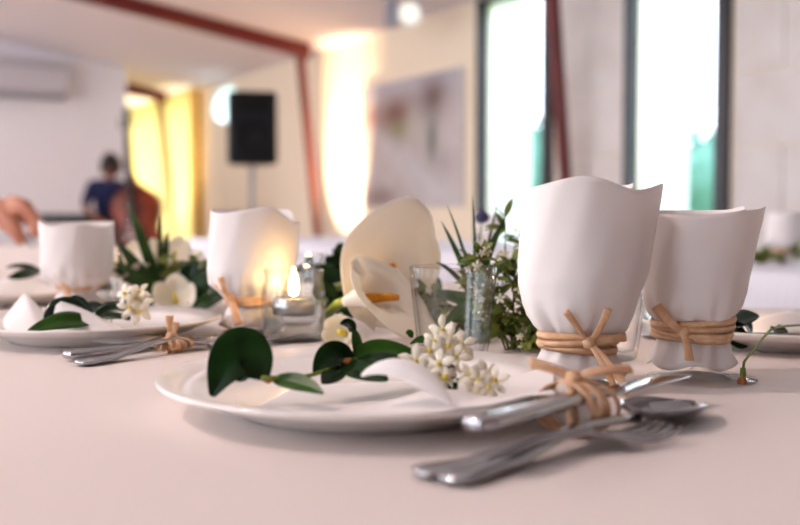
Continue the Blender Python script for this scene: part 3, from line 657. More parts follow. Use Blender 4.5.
def wrapped_glass(c, prof, label, ph0=-45, flap=((0.045, 0.032), (0.07, 0.047), (0.14, 0.056)), f0=-68, f1=-6, tops=(), seed=0, tails=(), tie_z=0.034, tie_r=0.0245, goblet=True, skirt=0.12, ntie=3, foot=0.037, foff=(0, 0)):
    rnd = random.Random(seed)
    t = empty('wrapped_glass', c, label, 'glass', 'stemmed glasses wrapped in white paper')
    H = prof[-1][0]; fl0 = flap[0][0]
    if goblet:
        mb = MB(); g = [(0, 0.0), (foot - 0.001, 0.0), (foot, 0.0015), (0.030, 0.003), (0.010, 0.006), (0.0045, 0.012), (0.004, 0.036), (0.010, 0.044), (0.020, 0.054), (0.027, 0.07), (0.028, 0.09), (0.026, 0.108),
                        (0.025, 0.108), (0.027, 0.09), (0.026, 0.07), (0.019, 0.0555), (0.0, 0.047)]
        mb.lathe([(r, z * min(1, (H - 0.012) / 0.108)) for r, z in g], c + V((foff[0], foff[1], 0)), 48); build('goblet', mb, M_glass, t)
    nu, nv = 120, 34; rows = []
    for j in range(nv + 1):
        s = j / nv; row = []
        for i in range(nu + 1):
            u = i / nu
            st_ = radians(ph0); ph = st_ + (radians(360 + f1) - st_) * u
            zt = H + sum(A * exp(-((((ph - radians(p0) + pi) % (2 * pi)) - pi) / radians(wd)) ** 2) for p0, wd, A in tops)
            zb = prof[0][0] + 0.0025 * sin(5 * ph + seed)
            z = zb + (zt - zb) * s
            r = interp(prof, prof[0][0] + (H - prof[0][0]) * s)
            up_ = smooth01((z - tie_z - 0.02) / (H - tie_z - 0.02))
            g = exp(-((z - tie_z) / 0.016) ** 2)
            lo = smooth01((tie_z - z) / tie_z)
            r *= 1 + 0.055 * g * sin(11 * ph + seed) + skirt * lo * sin(6 * ph + 1.3 * seed) + 0.012 * up_ * sin(3 * ph + seed)
            r *= 1 + (z > tie_z) * (0.045 * exp(-((z - tie_z - 0.012) / 0.014) ** 2) * (sin(9 * ph + seed) + 0.5 * sin(17 * ph + 2.1 * seed)) + 0.013 * sin(4 * ph + 45 * z + seed) * sin(70 * z - 3 * ph) + 0.006 * sin(11 * ph - 90 * z))
            q = (ph - radians(360 + f0)) / radians(f1 - f0)         # the free flap leaves the bowl
            if q > 0 and z > tie_z:
                re_ = interp(flap, z) if z > fl0 else r
                r += (max(r * 0.8, re_) - r) * q ** 1.6 * smooth01((z - tie_z) / max(0.001, fl0 - tie_z))
            r += 0.0014 * u
            row.append(c + V((r * cos(ph), r * sin(ph), z)))
        rows.append(row)
    mb = MB(); mb.grid(rows); build('paper_wrap', mb, M_paper, t, solid=0.0005)
    mb = MB(); tie = None
    for k in range(ntie):
        pts = []; dz = (k - (ntie - 1) / 2) * 0.0042; ti = rnd.uniform(-0.10, 0.10)
        for i in range(49):
            ph = 2 * pi * i / 48
            rr = (tie_r + 0.0052 + 0.0006 * k) * (1 + 0.03 * sin(3 * ph + k)); pts.append(c + V((rr * cos(ph), rr * sin(ph), tie_z + dz + rr * ti * cos(ph + k))))
        mb = MB(); mb.tube(pts, 0.0028, 8, flat=0.35, up=None, cap=False)
        # flat bands stand upright around the neck
        mb = MB(); rr_ = []
        for i, p in enumerate(pts):
            rad = V((p.x - c.x, p.y - c.y, 0)).normalized()
            rr_.append([p + V((0, 0, 0.0030)), p + rad * 0.0011, p - V((0, 0, 0.0030)), p - rad * 0.0006])
        mb.grid(rr_, True)
        o = build('raffia_band', mb, M_raffia, t)
        tie = tie or o
    kn = c + V((0.0, -(tie_r + 0.0075), tie_z))
    if tails:
        kn = c + V((tails[0][0], tails[0][1], tails[0][2]))
        mb = MB(); mb.lathe([(0.0, 0.005), (0.0035, 0.0042), (0.005, 0.0), (0.0035, -0.0042), (0, -0.005)], kn, 12, M=frame((0, 0, 0), (1, 0, 0.4)).to_3x3()); build('raffia_knot', mb, M_raffia, t)
        for q1, q2, w_ in tails[1:]:
            mb = MB(); mb.tube(bez(kn, c + V(q1), c + V(q2), 12), lambda s, w_=w_: w_ * (0.75 + 0.4 * s), 8, flat=0.28, up=(0.15, -1, 0.1)); build('raffia_tail', mb, M_raffia, t)
    return t

gA = T(577, 385); gA.z = TZ
wrapped_glass(gA, [(0.008, 0.034), (0.018, 0.0295), (0.027, 0.0250), (0.034, 0.0225), (0.040, 0.0240), (0.048, 0.0305), (0.056, 0.0360), (0.066, 0.0408), (0.08, 0.0440), (0.10, 0.0440), (0.13, 0.0420), (0.152, 0.0400)],
    'large paper-wrapped glass tied with raffia, front one right of the tumbler', seed=1, flap=((0.040, 0.035), (0.06, 0.042), (0.09, 0.052), (0.155, 0.061)), f0=-85, f1=-6,
    tops=[(-95, 30, 0.005), (-42, 22, -0.005), (-6, 14, 0.001), (150, 60, -0.006)],
    tails=[(0.003, -0.0300, 0.036), ((-0.006, -0.036, 0.048), (-0.016, -0.042, 0.060), 0.0024), ((0.010, -0.036, 0.045), (0.014, -0.044, 0.062), 0.0026),
           ((0.016, -0.042, 0.024), (0.028, -0.052, 0.003), 0.0032), ((0.02, -0.033, 0.040), (0.032, -0.020, 0.039), 0.0030), ((0.010, -0.042, 0.025), (0.018, -0.050, 0.006), 0.0022)])
gB = T(691, 378); gB.z = TZ
wrapped_glass(gB, [(0.012, 0.0330), (0.02, 0.0295), (0.030, 0.0260), (0.040, 0.0240), (0.046, 0.0265), (0.054, 0.034), (0.066, 0.0375), (0.085, 0.0380), (0.11, 0.0390), (0.133, 0.0385)],
    'smaller paper-wrapped glass tied with raffia, at the right with its glass foot showing', seed=4, tie_z=0.040, tie_r=0.0250, flap=((0.047, 0.028), (0.060, 0.037), (0.073, 0.0415), (0.10, 0.0475), (0.136, 0.0555)), f0=-75, f1=0,
    tops=[(-100, 40, -0.004), (0, 20, 0.003), (-170, 40, -0.003)], skirt=0.08, ntie=4, foot=0.042, foff=(0.007, -0.004),
    tails=[(-0.015, -0.0285, 0.040), ((-0.028, -0.038, 0.048), (-0.036, -0.030, 0.060), 0.0040), ((-0.014, -0.040, 0.032), (-0.014, -0.042, 0.020), 0.0034)])
gD = T(253, 333); gD.z = TZ
wrapped_glass(gD, [(0.008, 0.034), (0.018, 0.029), (0.028, 0.025), (0.034, 0.024), (0.042, 0.030), (0.055, 0.044), (0.07, 0.0475), (0.10, 0.046), (0.135, 0.043)],
    'blurred paper-wrapped glass with raffia behind the nearest candle', seed=9, flap=((0.05, 0.038), (0.09, 0.049), (0.14, 0.052)), tie_z=0.038, tie_r=0.0245,
    tops=[(-15, 25, -0.014), (-60, 20, 0.003), (-130, 30, -0.004)], ntie=3,
    tails=[(-0.018, -0.028, 0.040), ((-0.024, -0.04, 0.05), (-0.026, -0.042, 0.064), 0.004), ((-0.014, -0.04, 0.03), (-0.008, -0.045, 0.014), 0.004), ((-0.025, -0.035, 0.048), (-0.034, -0.03, 0.056), 0.003)])
gC = T(78, 313); gC.z = TZ
wrapped_glass(gC, [(0.008, 0.034), (0.016, 0.029), (0.024, 0.023), (0.03, 0.022), (0.038, 0.028), (0.050, 0.042), (0.065, 0.0455), (0.09, 0.046), (0.120, 0.0465)],
    'blurred paper-wrapped glass at the far left behind a lit candle', seed=12, flap=((0.05, 0.036), (0.09, 0.046), (0.125, 0.049)), tie_z=0.036, tie_r=0.0225,
    tops=[(-30, 30, -0.006), (-110, 25, -0.005), (-170, 20, 0.003)], ntie=2, tails=[(-0.004, -0.028, 0.036), ((-0.006, -0.04, 0.045), (-0.012, -0.042, 0.055), 0.004), ((0.0, -0.04, 0.025), (0.004, -0.045, 0.014), 0.004)])

# candles in glass jars
def candle(c, label, s=1.0, power=0.07):
    t = empty('votive_candle', c, label, 'candle', 'lit candles in glass jars')
    mb = MB(); pr_ = [(0, 0), (0.026, 0), (0.029, 0.003), (0.0295, 0.04), (0.0285, 0.050), (0.0265, 0.056), (0.0275, 0.063), (0.028, 0.065), (0.0265, 0.0655),
                      (0.0248, 0.056), (0.0268, 0.050), (0.0277, 0.04), (0.0272, 0.006), (0.0, 0.005)]
    mb.lathe([(r * s, z * s) for r, z in pr_], c, 48); build('jar', mb, M_glass, t)
    mb = MB(); mb.lathe([(r * s, z * s) for r, z in [(0, 0.0062), (0.0265, 0.0065), (0.0270, 0.034), (0.0, 0.034)]], c, 40); build('water', mb, M_water, t)
    mb = MB(); mb.lathe([(r * s, z * s) for r, z in [(0, 0.0235), (0.0190, 0.0235), (0.0195, 0.039), (0.0188, 0.039), (0.0185, 0.0345), (0, 0.0345)]], c, 32); build('tealight_cup', mb, M_tin, t)
    mb = MB(); mb.lathe([(r * s, z * s) for r, z in [(0, 0.0350), (0.0183, 0.0350), (0.0183, 0.0372), (0, 0.0366)]], c, 32); build('wax', mb, M_wax, t)
    mb = MB(); mb.tube([c + V((0, 0, 0.0366 * s)), c + V((0.0005, 0, 0.042 * s))], 0.0006 * s, 6); build('wick', mb, M_black, t)
    mb = MB(); mb.lathe([(r * s, z * s) for r, z in [(0, 0.0405), (0.0034, 0.0425), (0.0048, 0.047), (0.0040, 0.0545), (0.0018, 0.0625), (0.0, 0.068)]], c, 14); build('flame', mb, M_flame, t)
    ld = bpy.data.lights.new('candle_light', 'POINT'); ld.energy = power; ld.color = (1.0, 0.62, 0.30); ld.shadow_soft_size = 0.006
    lo = bpy.data.objects.new('glow', ld); COL.objects.link(lo); lo.parent = t; lo.location = (0, 0, 0.052 * s)
candle(T(294, 340), 'lit candle in a glass jar, nearest one behind the plate', s=1.12)
candle(T(99, 307), 'lit candle in a jar before the far left wrapped glass')
candle(T(309, 298), 'small lit candle deeper in the centrepiece, left of the lilies')
candle(T(340, 290), 'faint farthest lit candle beside the white lilies')
candle(T(668, 338), 'lit candle hidden between the two right wrapped glasses', power=0.9)

# ------------------------------------------------------------------ cutlery
def loft(st_, d, up=(0, 0, 1), seg=14):
    """stations (point, half width, half thickness); flat rounded bar"""
    d = V(d).normalized(); up = V(up); sd = d.cross(up).normalized(); up = sd.cross(d)
    rows = []
    for p, w_, h in st_:
        rows.append([V(p) + sd * (w_ * (abs(cos(t)) ** 0.7) * (1 if cos(t) >= 0 else -1)) + up * (h * (abs(sin(t)) ** 0.8) * (1 if sin(t) >= 0 else -1)) for t in [2 * pi * k / seg for k in range(seg)]])
    mb = MB(); mb.grid(rows, True); n_ = len(rows)
    mb.f.append(tuple(range(seg))[::-1]); mb.f.append(tuple((n_ - 1) * seg + k for k in range(seg)))
    return mb
def knife(p0, p1, label, roll=(0, 0, 1)):
    p0, p1 = V(p0), V(p1); d = p1 - p0; L = d.length; t = empty('table_knife', p0, label, 'knife', 'table knives')
    f = lambda s: p0 + d * s
    sd = d.normalized().cross(V(roll)).normalized()
    build('handle', loft([(f(0), 0.004, 0.002), (f(0.008), 0.0085, 0.0038), (f(0.05), 0.0095, 0.0042), (f(0.25), 0.0080, 0.0038), (f(0.42), 0.0062, 0.0036), (f(0.455), 0.0058, 0.0040), (f(0.47), 0.0045, 0.0032)], d, roll), M_steel, t)
    build('blade', loft([(f(0.465), 0.0050, 0.0024), (f(0.50), 0.0085, 0.0014), (f(0.55), 0.0105, 0.0011), (f(0.75), 0.0110, 0.0010), (f(0.90) + sd * 0.001, 0.0095, 0.0009), (f(0.965) + sd * 0.003, 0.0065, 0.0008), (f(1.0) + sd * 0.0065, 0.0012, 0.0005)], d, roll), M_steel, t)
    return t
def handle_st(f, up, z=None):
    return [(f(0), 0.004, 0.0012), (f(0.012), 0.0088, 0.0021), (f(0.05), 0.0105, 0.0024), (f(0.2), 0.0085, 0.0024), (f(0.45), 0.0042, 0.0024), (f(0.62), 0.0030, 0.0026)]
def spoon(p0, p1, label):
    p0, p1 = V(p0), V(p1); d = p1 - p0; t = empty('table_spoon', p0, label, 'spoon', 'table spoons')
    hz = lambda s: 0.0035 + 0.010 * exp(-((s - 0.5) / 0.2) ** 2)
    f = lambda s: p0 + d * s + V((0, 0, hz(s)))
    build('handle', loft(handle_st(f, None) + [(f(0.69), 0.0036, 0.0020)], d), M_steel, t)
    dn = d.normalized(); sd = dn.cross(V((0, 0, 1))).normalized(); L = d.length; rows = []
    for i in range(13):
        s = i / 12; row = []
        w_ = 0.0215 * max(0.06, sin(pi * (0.05 + 0.93 * s ** 0.85))) ** 0.6
        for j in range(11):
            v_ = (j - 5) / 5
            z = 0.0125 - 0.0115 * (1 - v_ * v_) * sin(pi * (0.05 + 0.9 * s)) ** 0.7 - 0.004 * smooth01((s - 0.5) * 2) + 0.003 * (1 - s)
            row.append(p0 + dn * L * (0.67 + 0.33 * s) + sd * w_ * v_ + V((0, 0, z)))
        rows.append(row)
    mb = MB(); mb.grid(rows); build('bowl', mb, M_steel, t, solid=0.0012)
    return t
def fork(p0, p1, label):
    p0, p1 = V(p0), V(p1); d = p1 - p0; t = empty('table_fork', p0, label, 'fork', 'table forks')
    hz = lambda s: 0.0035 + 0.010 * exp(-((s - 0.55) / 0.2) ** 2) + 0.006 * smooth01((s - 0.92) / 0.08)
    f = lambda s: p0 + d * s + V((0, 0, hz(s)))
    build('handle', loft(handle_st(f, None) + [(f(0.68), 0.0045, 0.0020), (f(0.73), 0.0105, 0.0015), (f(0.78), 0.0125, 0.0012), (f(0.80), 0.0125, 0.0010)], d), M_steel, t)
    sd = d.normalized().cross(V((0, 0, 1))).normalized()
    for k in range(4):
        q = sd * (k - 1.5) * 0.0068
        build('tine', loft([(f(0.79) + q, 0.0024, 0.0010), (f(0.88) + q, 0.0020, 0.0010), (f(0.95) + q, 0.0017, 0.0009), (f(1.0) + q, 0.0007, 0.0005)], d, seg=8), M_steel, t)
    return t
sp0 = T(446, 481, TZ + 0.003); sp1 = T(700, 402, TZ + 0.008)
spoon((sp0.x, sp0.y, TZ), (sp1.x, sp1.y, TZ), 'steel table spoon in the foreground tied bundle beside the plate')
fk0 = T(417, 474, TZ + 0.003); fk1 = T(668, 430, TZ + 0.006)
fork((fk0.x, fk0.y, TZ), (fk1.x, fk1.y, TZ), 'steel fork in the foreground tied bundle, tines on the cloth')
knife(T(472, 424, TZ + 0.026), T(682, 374, TZ + 0.020), 'steel knife on top of the foreground tied bundle')
def raffia_tie(c, d, w_, h, label, tails, n_=4, group='raffia ties around the cutlery', spread=0.0045):
    c = V(c); d = V(d).normalized(); sd = d.cross(V((0, 0, 1))).normalized()
    t = empty('raffia_tie', c, label, 'tie', group)
    for k in range(n_):
        pts = []; off = (k - (n_ - 1) / 2) * spread
        for i in range(33):
            a = 2 * pi * i / 32
            pts.append(c + d * (off + 0.006 * cos(a) * (1 if k % 2 else -1)) + sd * (w_ * cos(a) * (1 + 0.05 * k)) + V((0, 0, h * (1 + sin(a)) + 0.0006)))
        mb = MB(); rr_ = []
        for p in pts:
            ra = (p - (c + V((0, 0, h)))); ra = (ra - d * ra.dot(d)).normalized()
            rr_.append([p + d * 0.0032, p + ra * 0.0010, p - d * 0.0032, p - ra * 0.0004])
        mb.grid(rr_, True); build('band', mb, M_raffia, t)
    kn = c + V((0, 0, 2 * h + 0.002))
    mb = MB(); mb.lathe([(0, 0.005), (0.004, 0.004), (0.0052, 0), (0.004, -0.004), (0, -0.005)], kn, 12, M=frame((0, 0, 0), d).to_3x3()); build('knot', mb, M_raffia, t)
    for q1, q2, ww in tails:
        mb = MB(); mb.tube(bez(kn, kn + V(q1), kn + V(q2), 10), lambda s, ww=ww: ww * (0.75 + 0.4 * s), 8, flat=0.28, up=(0.1, -0.8, 0.6)); build('tail', mb, M_raffia, t)
    return t
tc_ = (T(576, 438))
raffia_tie(V((tc_.x, tc_.y + 0.010, TZ)), (0.6, 0.75, 0), 0.020, 0.0155, 'raffia tie around the foreground knife, fork and spoon',
           [((-0.010, 0.0, 0.006), (-0.026, 0.002, 0.009), 0.0032), ((0.012, -0.005, 0.007), (0.036, 0.01, 0.004), 0.0030), ((0.005, -0.012, -0.004), (0.010, -0.024, -0.018), 0.003), ((-0.004, -0.012, -0.006), (-0.004, -0.022, -0.022), 0.003)])
# cutlery beside the left plate
k0, k1 = T(66, 362), T(250, 336)
knife(k0 + V((0, 0, 0.006)), k1 + V((0, 0, 0.005)), 'steel knife in the tied bundle beside the left plate')
f0, f1 = T(78, 367), T(226, 345)
fork(f0, f1, 'steel fork in the tied bundle beside the left plate')
tl = T(172, 352); dl = (k1 - k0)
raffia_tie(V((tl.x, tl.y, TZ)), dl, 0.013, 0.0065, 'raffia tie with upright tails around the left cutlery bundle',
           [((-0.002, -0.004, 0.010), (-0.001, -0.004, 0.020), 0.0034), ((0.004, -0.004, 0.008), (0.005, -0.004, 0.014), 0.0034), ((0.002, -0.012, -0.004), (0.006, -0.016, -0.011), 0.0032), ((-0.004, -0.012, -0.004), (-0.004, -0.018, -0.011), 0.003)], spread=0.004)
n0, n1 = T(212, 352), T(304, 340)
knife(n0 + V((0, 0, 0.005)), n1 + V((0, 0, 0.008)), 'loose small knife lying in front of the nearest candle')

# ------------------------------------------------------------------ leaves and flowers
def leaf(b, c, t_, w_, nrm, fold=0.22, nu=14, wave=0.0, tip=1.0):
    pts = bez(b, c, t_, nu); nrm = V(nrm).normalized(); rows = []
    for i, p in enumerate(pts):
        s = i / nu; tg = (pts[min(i + 1, nu)] - pts[max(i - 1, 0)]).normalized()
        sd = tg.cross(nrm)
        sd = sd.normalized() if sd.length > 1e-4 else V((1, 0, 0)); up = sd.cross(tg).normalized()
        ww = w_ / 2 * max(0.02, sin(pi * (0.03 + 0.95 * s ** 0.85))) ** 0.8
        rows.append([p + sd * ww * v_ + up * (abs(v_) * fold * ww + wave * ww * sin(s * 9 + v_)) for v_ in (-1, -0.66, -0.33, 0, 0.33, 0.66, 1)])
    mb = MB(); mb.grid(rows); return mb
def blade(b, c, t_, w_, nrm, fold=0.3, nu=14):
    pts = bez(b, c, t_, nu); nrm = V(nrm).normalized(); rows = []
    for i, p in enumerate(pts):
        s = i / nu; tg = (pts[min(i + 1, nu)] - pts[max(i - 1, 0)]).normalized(); sd = tg.cross(nrm).normalized(); up = sd.cross(tg)
        ww = w_ / 2 * (0.75 + 0.25 * min(1, s * 3)) * max(0.03, 1 - s ** 4)
        rows.append([p + sd * ww * v_ + up * abs(v_) * fold * ww for v_ in (-1, -0.5, 0, 0.5, 1)])
    mb = MB(); mb.grid(rows); return mb
CN = V((0, -1, 0.35))
# camellia sprig on the foreground plate
spr = empty('camellia_sprig', AT(345, 380, 0.66), 'dark glossy camellia sprig lying across the foreground plate', 'sprig', 'leaf sprigs on the plates')
path = [AT(262, 378, 0.62), AT(300, 378, 0.635), AT(326, 371, 0.65), AT(346, 360, 0.665), AT(380, 356, 0.68), AT(415, 352, 0.69), AT(440, 346, 0.70)]
mb = MB(); mb.tube(path, lambda s: 0.0016 - 0.0005 * s, 8); build('stem', mb, M_stem, spr)
LV = [((266, 379, .622), (238, 322, .625), (212, 397, .615), .036, (-.15, -1, .25), .14, M_leaf),
      ((272, 379, .628), (300, 381, .615), (324, 394, .60), .013, (0, -.75, .6), .25, M_leaf_lt),
      ((352, 362, .668), (332, 344, .66), (314, 374, .65), .021, (0, -.9, .5), .2, M_leaf),
      ((350, 361, .668), (374, 346, .675), (415, 352, .67), .017, (0, -.8, .6), .25, M_leaf_lt),
      ((345, 363, .664), (360, 372, .645), (388, 381, .63), .022, (0, -.6, .8), .2, M_leaf),
      ((356, 360, .668), (385, 358, .65), (410, 372, .64), .018, (0, -.5, .9), .2, M_leaf),
      ((340, 366, .66), (334, 380, .64), (322, 384, .63), .016, (0, -.6, .8), .2, M_leaf),
      ((356, 358, .67), (358, 340, .675), (353, 328, .68), .008, (0.4, -.9, .1), .3, M_leaf_lt),
      ((354, 332, .68), (350, 321, .675), (340, 324, .67), .009, (0, -.9, .5), .2, M_leaf),
      ((428, 366, .66), (436, 376, .655), (456, 390, .64), .026, (0, -.8, .7), .15, M_leaf)]
for b_, c_, t_, w_, nr, fo, m_ in LV:
    build('leaf', leaf(AT(*b_), AT(*c_), AT(*t_), w_, nr, fo), m_, spr, solid=0.0005, sub=1)
for k, (x, y, d_) in enumerate(((347, 362, .664), (268, 379, .624))):
    mb = MB(); mb.lathe([(0, .004), (.0025, .002), (.003, -.001), (0, -.004)], AT(x, y, d_), 10, M=frame((0, 0, 0), (1, 0, .3)).to_3x3()); build('bud', mb, M_brown, spr)

# star-shaped white blossoms
def blossom_mesh(r=0.011):
    mb = MB()
    for k in range(5):
        a = 2 * pi * k / 5; d = V((cos(a), sin(a), 0)); sd = V((-sin(a), cos(a), 0)); rows = []
        for i in range(6):
            s = i / 5; ww = r * 0.27 * max(0.12, sin(pi * (0.08 + 0.88 * s ** 1.2))); p = d * (r * (0.08 + 0.95 * s)) + V((0, 0, r * (0.35 * s - 0.45 * s * s)))
            rows.append([p - sd * ww + V((0, 0, ww * 0.25)), p, p + sd * ww + V((0, 0, ww * 0.25))])
        mb.grid(rows)
    me = mb.mesh('blossom'); me.materials.append(M_petal)
    for p in me.polygons: p.use_smooth = True
    return me
BL = blossom_mesh()
cm = MB(); cm.lathe([(0, 0.0045), (0.0012, 0.0035), (0.0016, 0.001), (0.001, -0.002), (0.0008, -0.008), (0, -0.009)], (0, 0, 0), 10)
BC = cm.mesh('blossom_centre'); BC.materials.append(M_yellow)
def blossom(parent, p, nrm, sc=1.0, rot=0.0):
    M = frame(p, nrm, (cos(rot), 0.1, sin(rot)), sc)
    o = inst('flower', BL, parent, M)
    c = bpy.data.objects.new('flower_centre', BC); COL.objects.link(c); c.parent = o
    q = o.modifiers.new('solidify', 'SOLIDIFY'); q.thickness = 0.0003
    return o
def cluster(center, spots, label, root, stem_to, sc=1.0, leaves=()):
    t = empty('jasmine_cluster', center, label, 'flowers', 'white jasmine clusters')
    mb = MB(); mb.tube(bez(V(root), (V(root) + V(stem_to)) / 2 + V((0, 0, 0.008)), V(stem_to), 8), 0.0009, 6); build('stem', mb, M_stem, t)
    rnd = random.Random(len(spots))
    for p in spots:
        p = V(p); nr = V((rnd.uniform(-.6, .6), -1, rnd.uniform(-.2, .7)))
        mb = MB(); mb.tube(bez(V(stem_to), (V(stem_to) + p) / 2 + V((0, 0.003, 0.002)), p - nr.normalized() * 0.007, 5), 0.0006, 5); build('flower_stalk', mb, M_stem, t)
        blossom(t, p, nr, sc * rnd.uniform(.85, 1.15), rnd.uniform(0, 6))
    for b_, c_, t_, w_ in leaves: build('leaf', leaf(V(b_), V(c_), V(t_), w_, CN), M_leaf_lt, t, solid=0.0004)
    return t
sp_ = [AT(x, y, d_) for x, y, d_ in ((416, 362, .655), (430, 351, .66), (425, 372, .65), (440, 365, .65), (447, 348, .665), (452, 338, .675), (436, 340, .675), (456, 358, .66), (462, 345, .67), (444, 378, .645), (443, 330, .69))]
cluster(AT(440, 360, .665), sp_, 'white star-shaped jasmine flowers in focus on the foreground plate', AT(400, 352, .69), AT(438, 358, .675),
        leaves=[(AT(412, 338, .69), AT(410, 330, .69), AT(406, 334, .69), .005), (AT(440, 345, .685), AT(425, 334, .69), AT(410, 344, .69), .006)])
sp_ = [AT(x, y, d_) for x, y, d_ in ((478, 381, .635), (488, 388, .63), (486, 376, .64), (470, 376, .64), (496, 380, .635))]
cluster(AT(482, 384, .638), sp_, 'few white jasmine flowers at the right rim of the foreground plate', AT(456, 380, .64), AT(480, 383, .642), 0.95)
sp_ = [AT(x, y, d_) for x, y, d_ in ((134, 300, 1.0), (126, 294, 1.0), (140, 293, 1.01), (130, 308, .99), (142, 304, 1.0), (138, 312, .99))]
cluster(AT(134, 304, 1.005), sp_, 'blurred white jasmine flowers on the left plate', AT(110, 322, 1.03), AT(132, 304, 1.01), 1.15)

# napkins
def sheet(fn, nu=24, nv=24):
    mb = MB(); mb.grid([[V(fn(i / nu, j / nv)) for i in range(nu + 1)] for j in range(nv + 1)]); return mb
# foreground napkin: lies in the plate, one corner curling up towards the camera
def nap1(u, v):
    p = PC + V((-0.075 + 0.185 * u + 0.02 * v, -0.105 + 0.135 * v + 0.01 * sin(3 * u), 0))
    r = sqrt((p.x - PC.x) ** 2 + (p.y - PC.y) ** 2)
    z = interp([(0, 0.0085), (0.085, 0.0095), (0.118, 0.0185), (0.14, 0.026)], r) + 0.0015 * sin(u * 8 + v * 5) * v
    cu = exp(-((u - 0.62) / 0.16) ** 2 - ((v - 0.34) / 0.20) ** 2)
    z += 0.010 * cu
    return (p.x, p.y, TZ + z)
nk_ = build('paper_napkin', sheet(nap1, 32, 32), M_napkin, loc=PC + V((0, 0, 0.008)), solid=0.0009, sub=1, label='white paper napkin with a raised curl on the foreground plate', cat='napkin', group='white napkins on the plates')
build('folded_corner', leaf(AT(452, 404, .585), AT(402, 345, .60), AT(361, 376, .605), .015, (0, -.75, .7), -.25, nu=20), M_napkin, nk_, solid=0.0009, sub=1)
def tent(c, rot, L, w_, h, label, dz=0.009, tilt=0.0):
    R = Matrix.Rotation(rot, 3, 'Z')
    def fn(u, v):
        x = (u - 0.5) * L; hh = h * (1 - abs(u * 2 - 1) * 0.75 if tilt == 0 else (1 - u)) 
        y = (v - 0.5) * w_; z = hh * (1 - abs(2 * v - 1) ** 1.1) + 0.002 * sin(7 * u)
        return c + R @ V((x, y, dz + z))
    return build('paper_napkin', sheet(fn, 12, 14), M_napkin, loc=c, solid=0.0010, label=label, cat='napkin', group='white napkins on the plates')
tent(PL + V((0.036, -0.080, 0)), radians(-10), 0.10, 0.040, 0.036, 'white folded napkin with a pointed fold on the left plate', tilt=1)
tent(PL + V((-0.065, 0.005, 0)), radians(-60), 0.10, 0.055, 0.034, 'second white napkin fold at the left end of the left plate', tilt=1)
tent(PR + V((0.02, 0.03, 0)), radians(20), 0.13, 0.07, 0.020, 'white folded napkin on the right-hand plate')
tent(P3 + V((0.0, 0.02, 0)), radians(30), 0.13, 0.08, 0.030, 'white folded napkin on the far left plate')

def sprig(c, leaves, label, stem, m=M_leaf, group='leaf sprigs on the plates'):
    t = empty('leaf_sprig', c, label, 'sprig', group)
    mb = MB(); mb.tube(stem, 0.0015, 6); build('stem', mb, M_stem, t)
    for q in leaves:
        b_, c_, t_, w_, nr = q[:5]; build('leaf', leaf(b_, c_, t_, w_, nr, 0.22), q[5] if len(q) > 5 else m, t, solid=0.0005)
    return t
sprig(AT(75, 322, .98), [(AT(92, 322, .97), AT(68, 318, .95), AT(28, 331, .93), .024, (0, -.7, .7), M_leaf_lt), (AT(88, 318, .98), AT(60, 300, .98), AT(45, 322, .96), .026, (0, -1, .3), M_leaf_dk),
                         (AT(92, 316, 1.0), AT(78, 300, 1.0), AT(70, 297, 1.0), .014, (0, -1, .2), M_leaf_dk), (AT(95, 317, 1.0), AT(115, 305, 1.01), (AT(130, 320, .99)), .022, (0, -.8, .6)),
                         (AT(86, 316, 1.0), AT(92, 304, 1.02), AT(104, 308, 1.02), .02, (0, -.6, .8), M_leaf_dk)],
      'blurred green leaf sprig lying on the left plate', [AT(92, 322, .975), AT(95, 317, 1.0), AT(120, 318, 1.02)])
sprig(AT(738, 332, .99), [(AT(752, 332, .95), AT(735, 312, .95), AT(722, 322, .94), .034, (-.1, -.5, 1), M_leaf_dk), (AT(728, 328, .95), AT(742, 318, .94), AT(759, 316, .94), .026, (.2, -.6, 1), M_leaf_dk),
                          (AT(748, 336, .945), AT(735, 338, .93), AT(724, 332, .93), .026, (0, -1, .4)), (AT(770, 333, .95), AT(778, 328, .94), AT(788, 332, .94), .014, (0, -.6, .9), M_leaf_dk)],
      'dark blue-green leaves on the right-hand plate', [AT(728, 331, .955), AT(752, 334, .955), AT(772, 334, .96)])
sprig(P3 + V((0.03, -0.03, 0.03)), [(AT(40, 270, 1.44), AT(20, 264, 1.44), AT(6, 268, 1.42), .012, (0, -.6, .8)), (AT(40, 268, 1.44), AT(30, 276, 1.40), AT(8, 278, 1.38), .024, (0, -.8, .6)), (AT(40, 268, 1.44), AT(54, 262, 1.44), AT(64, 272, 1.42), .024, (0, -.6, .8))],
      'blurred green sprig on the far left plate', [AT(40, 268, 1.445), AT(50, 275, 1.46), AT(56, 282, 1.47)])

# thin fallen twig at the right
tw = empty('flower_twig', T(742, 388), 'thin green twig with a brown withered tip leaning on the right plate', 'twig')
mb = MB(); mb.tube([AT(742, 380, .762), AT(744, 362, .775), AT(757, 345, .81), AT(772, 328, .85), AT(786, 326, .87), AT(815, 324, .90)], 0.0011, 8); build('stem', mb, M_stem, tw)
mb = MB(); mb.lathe([(0, .004), (.0022, .003), (.0026, -.002), (.0016, -.007), (0, -.009)], AT(743, 372, .768), 10); build('calyx', mb, M_stem, tw)
mb = MB(); mb.lathe([(0, .005), (.003, .003), (.0038, -.001), (.003, -.005), (0, -.006)], AT(742, 382, .759), 9); build('withered_tip', mb, M_brown, tw)
mb = MB(); mb.lathe([(0, .002), (.0017, .001), (.0017, -.001), (0, -.002)], AT(772, 328, .85), 8); build('node', mb, M_twig, tw)

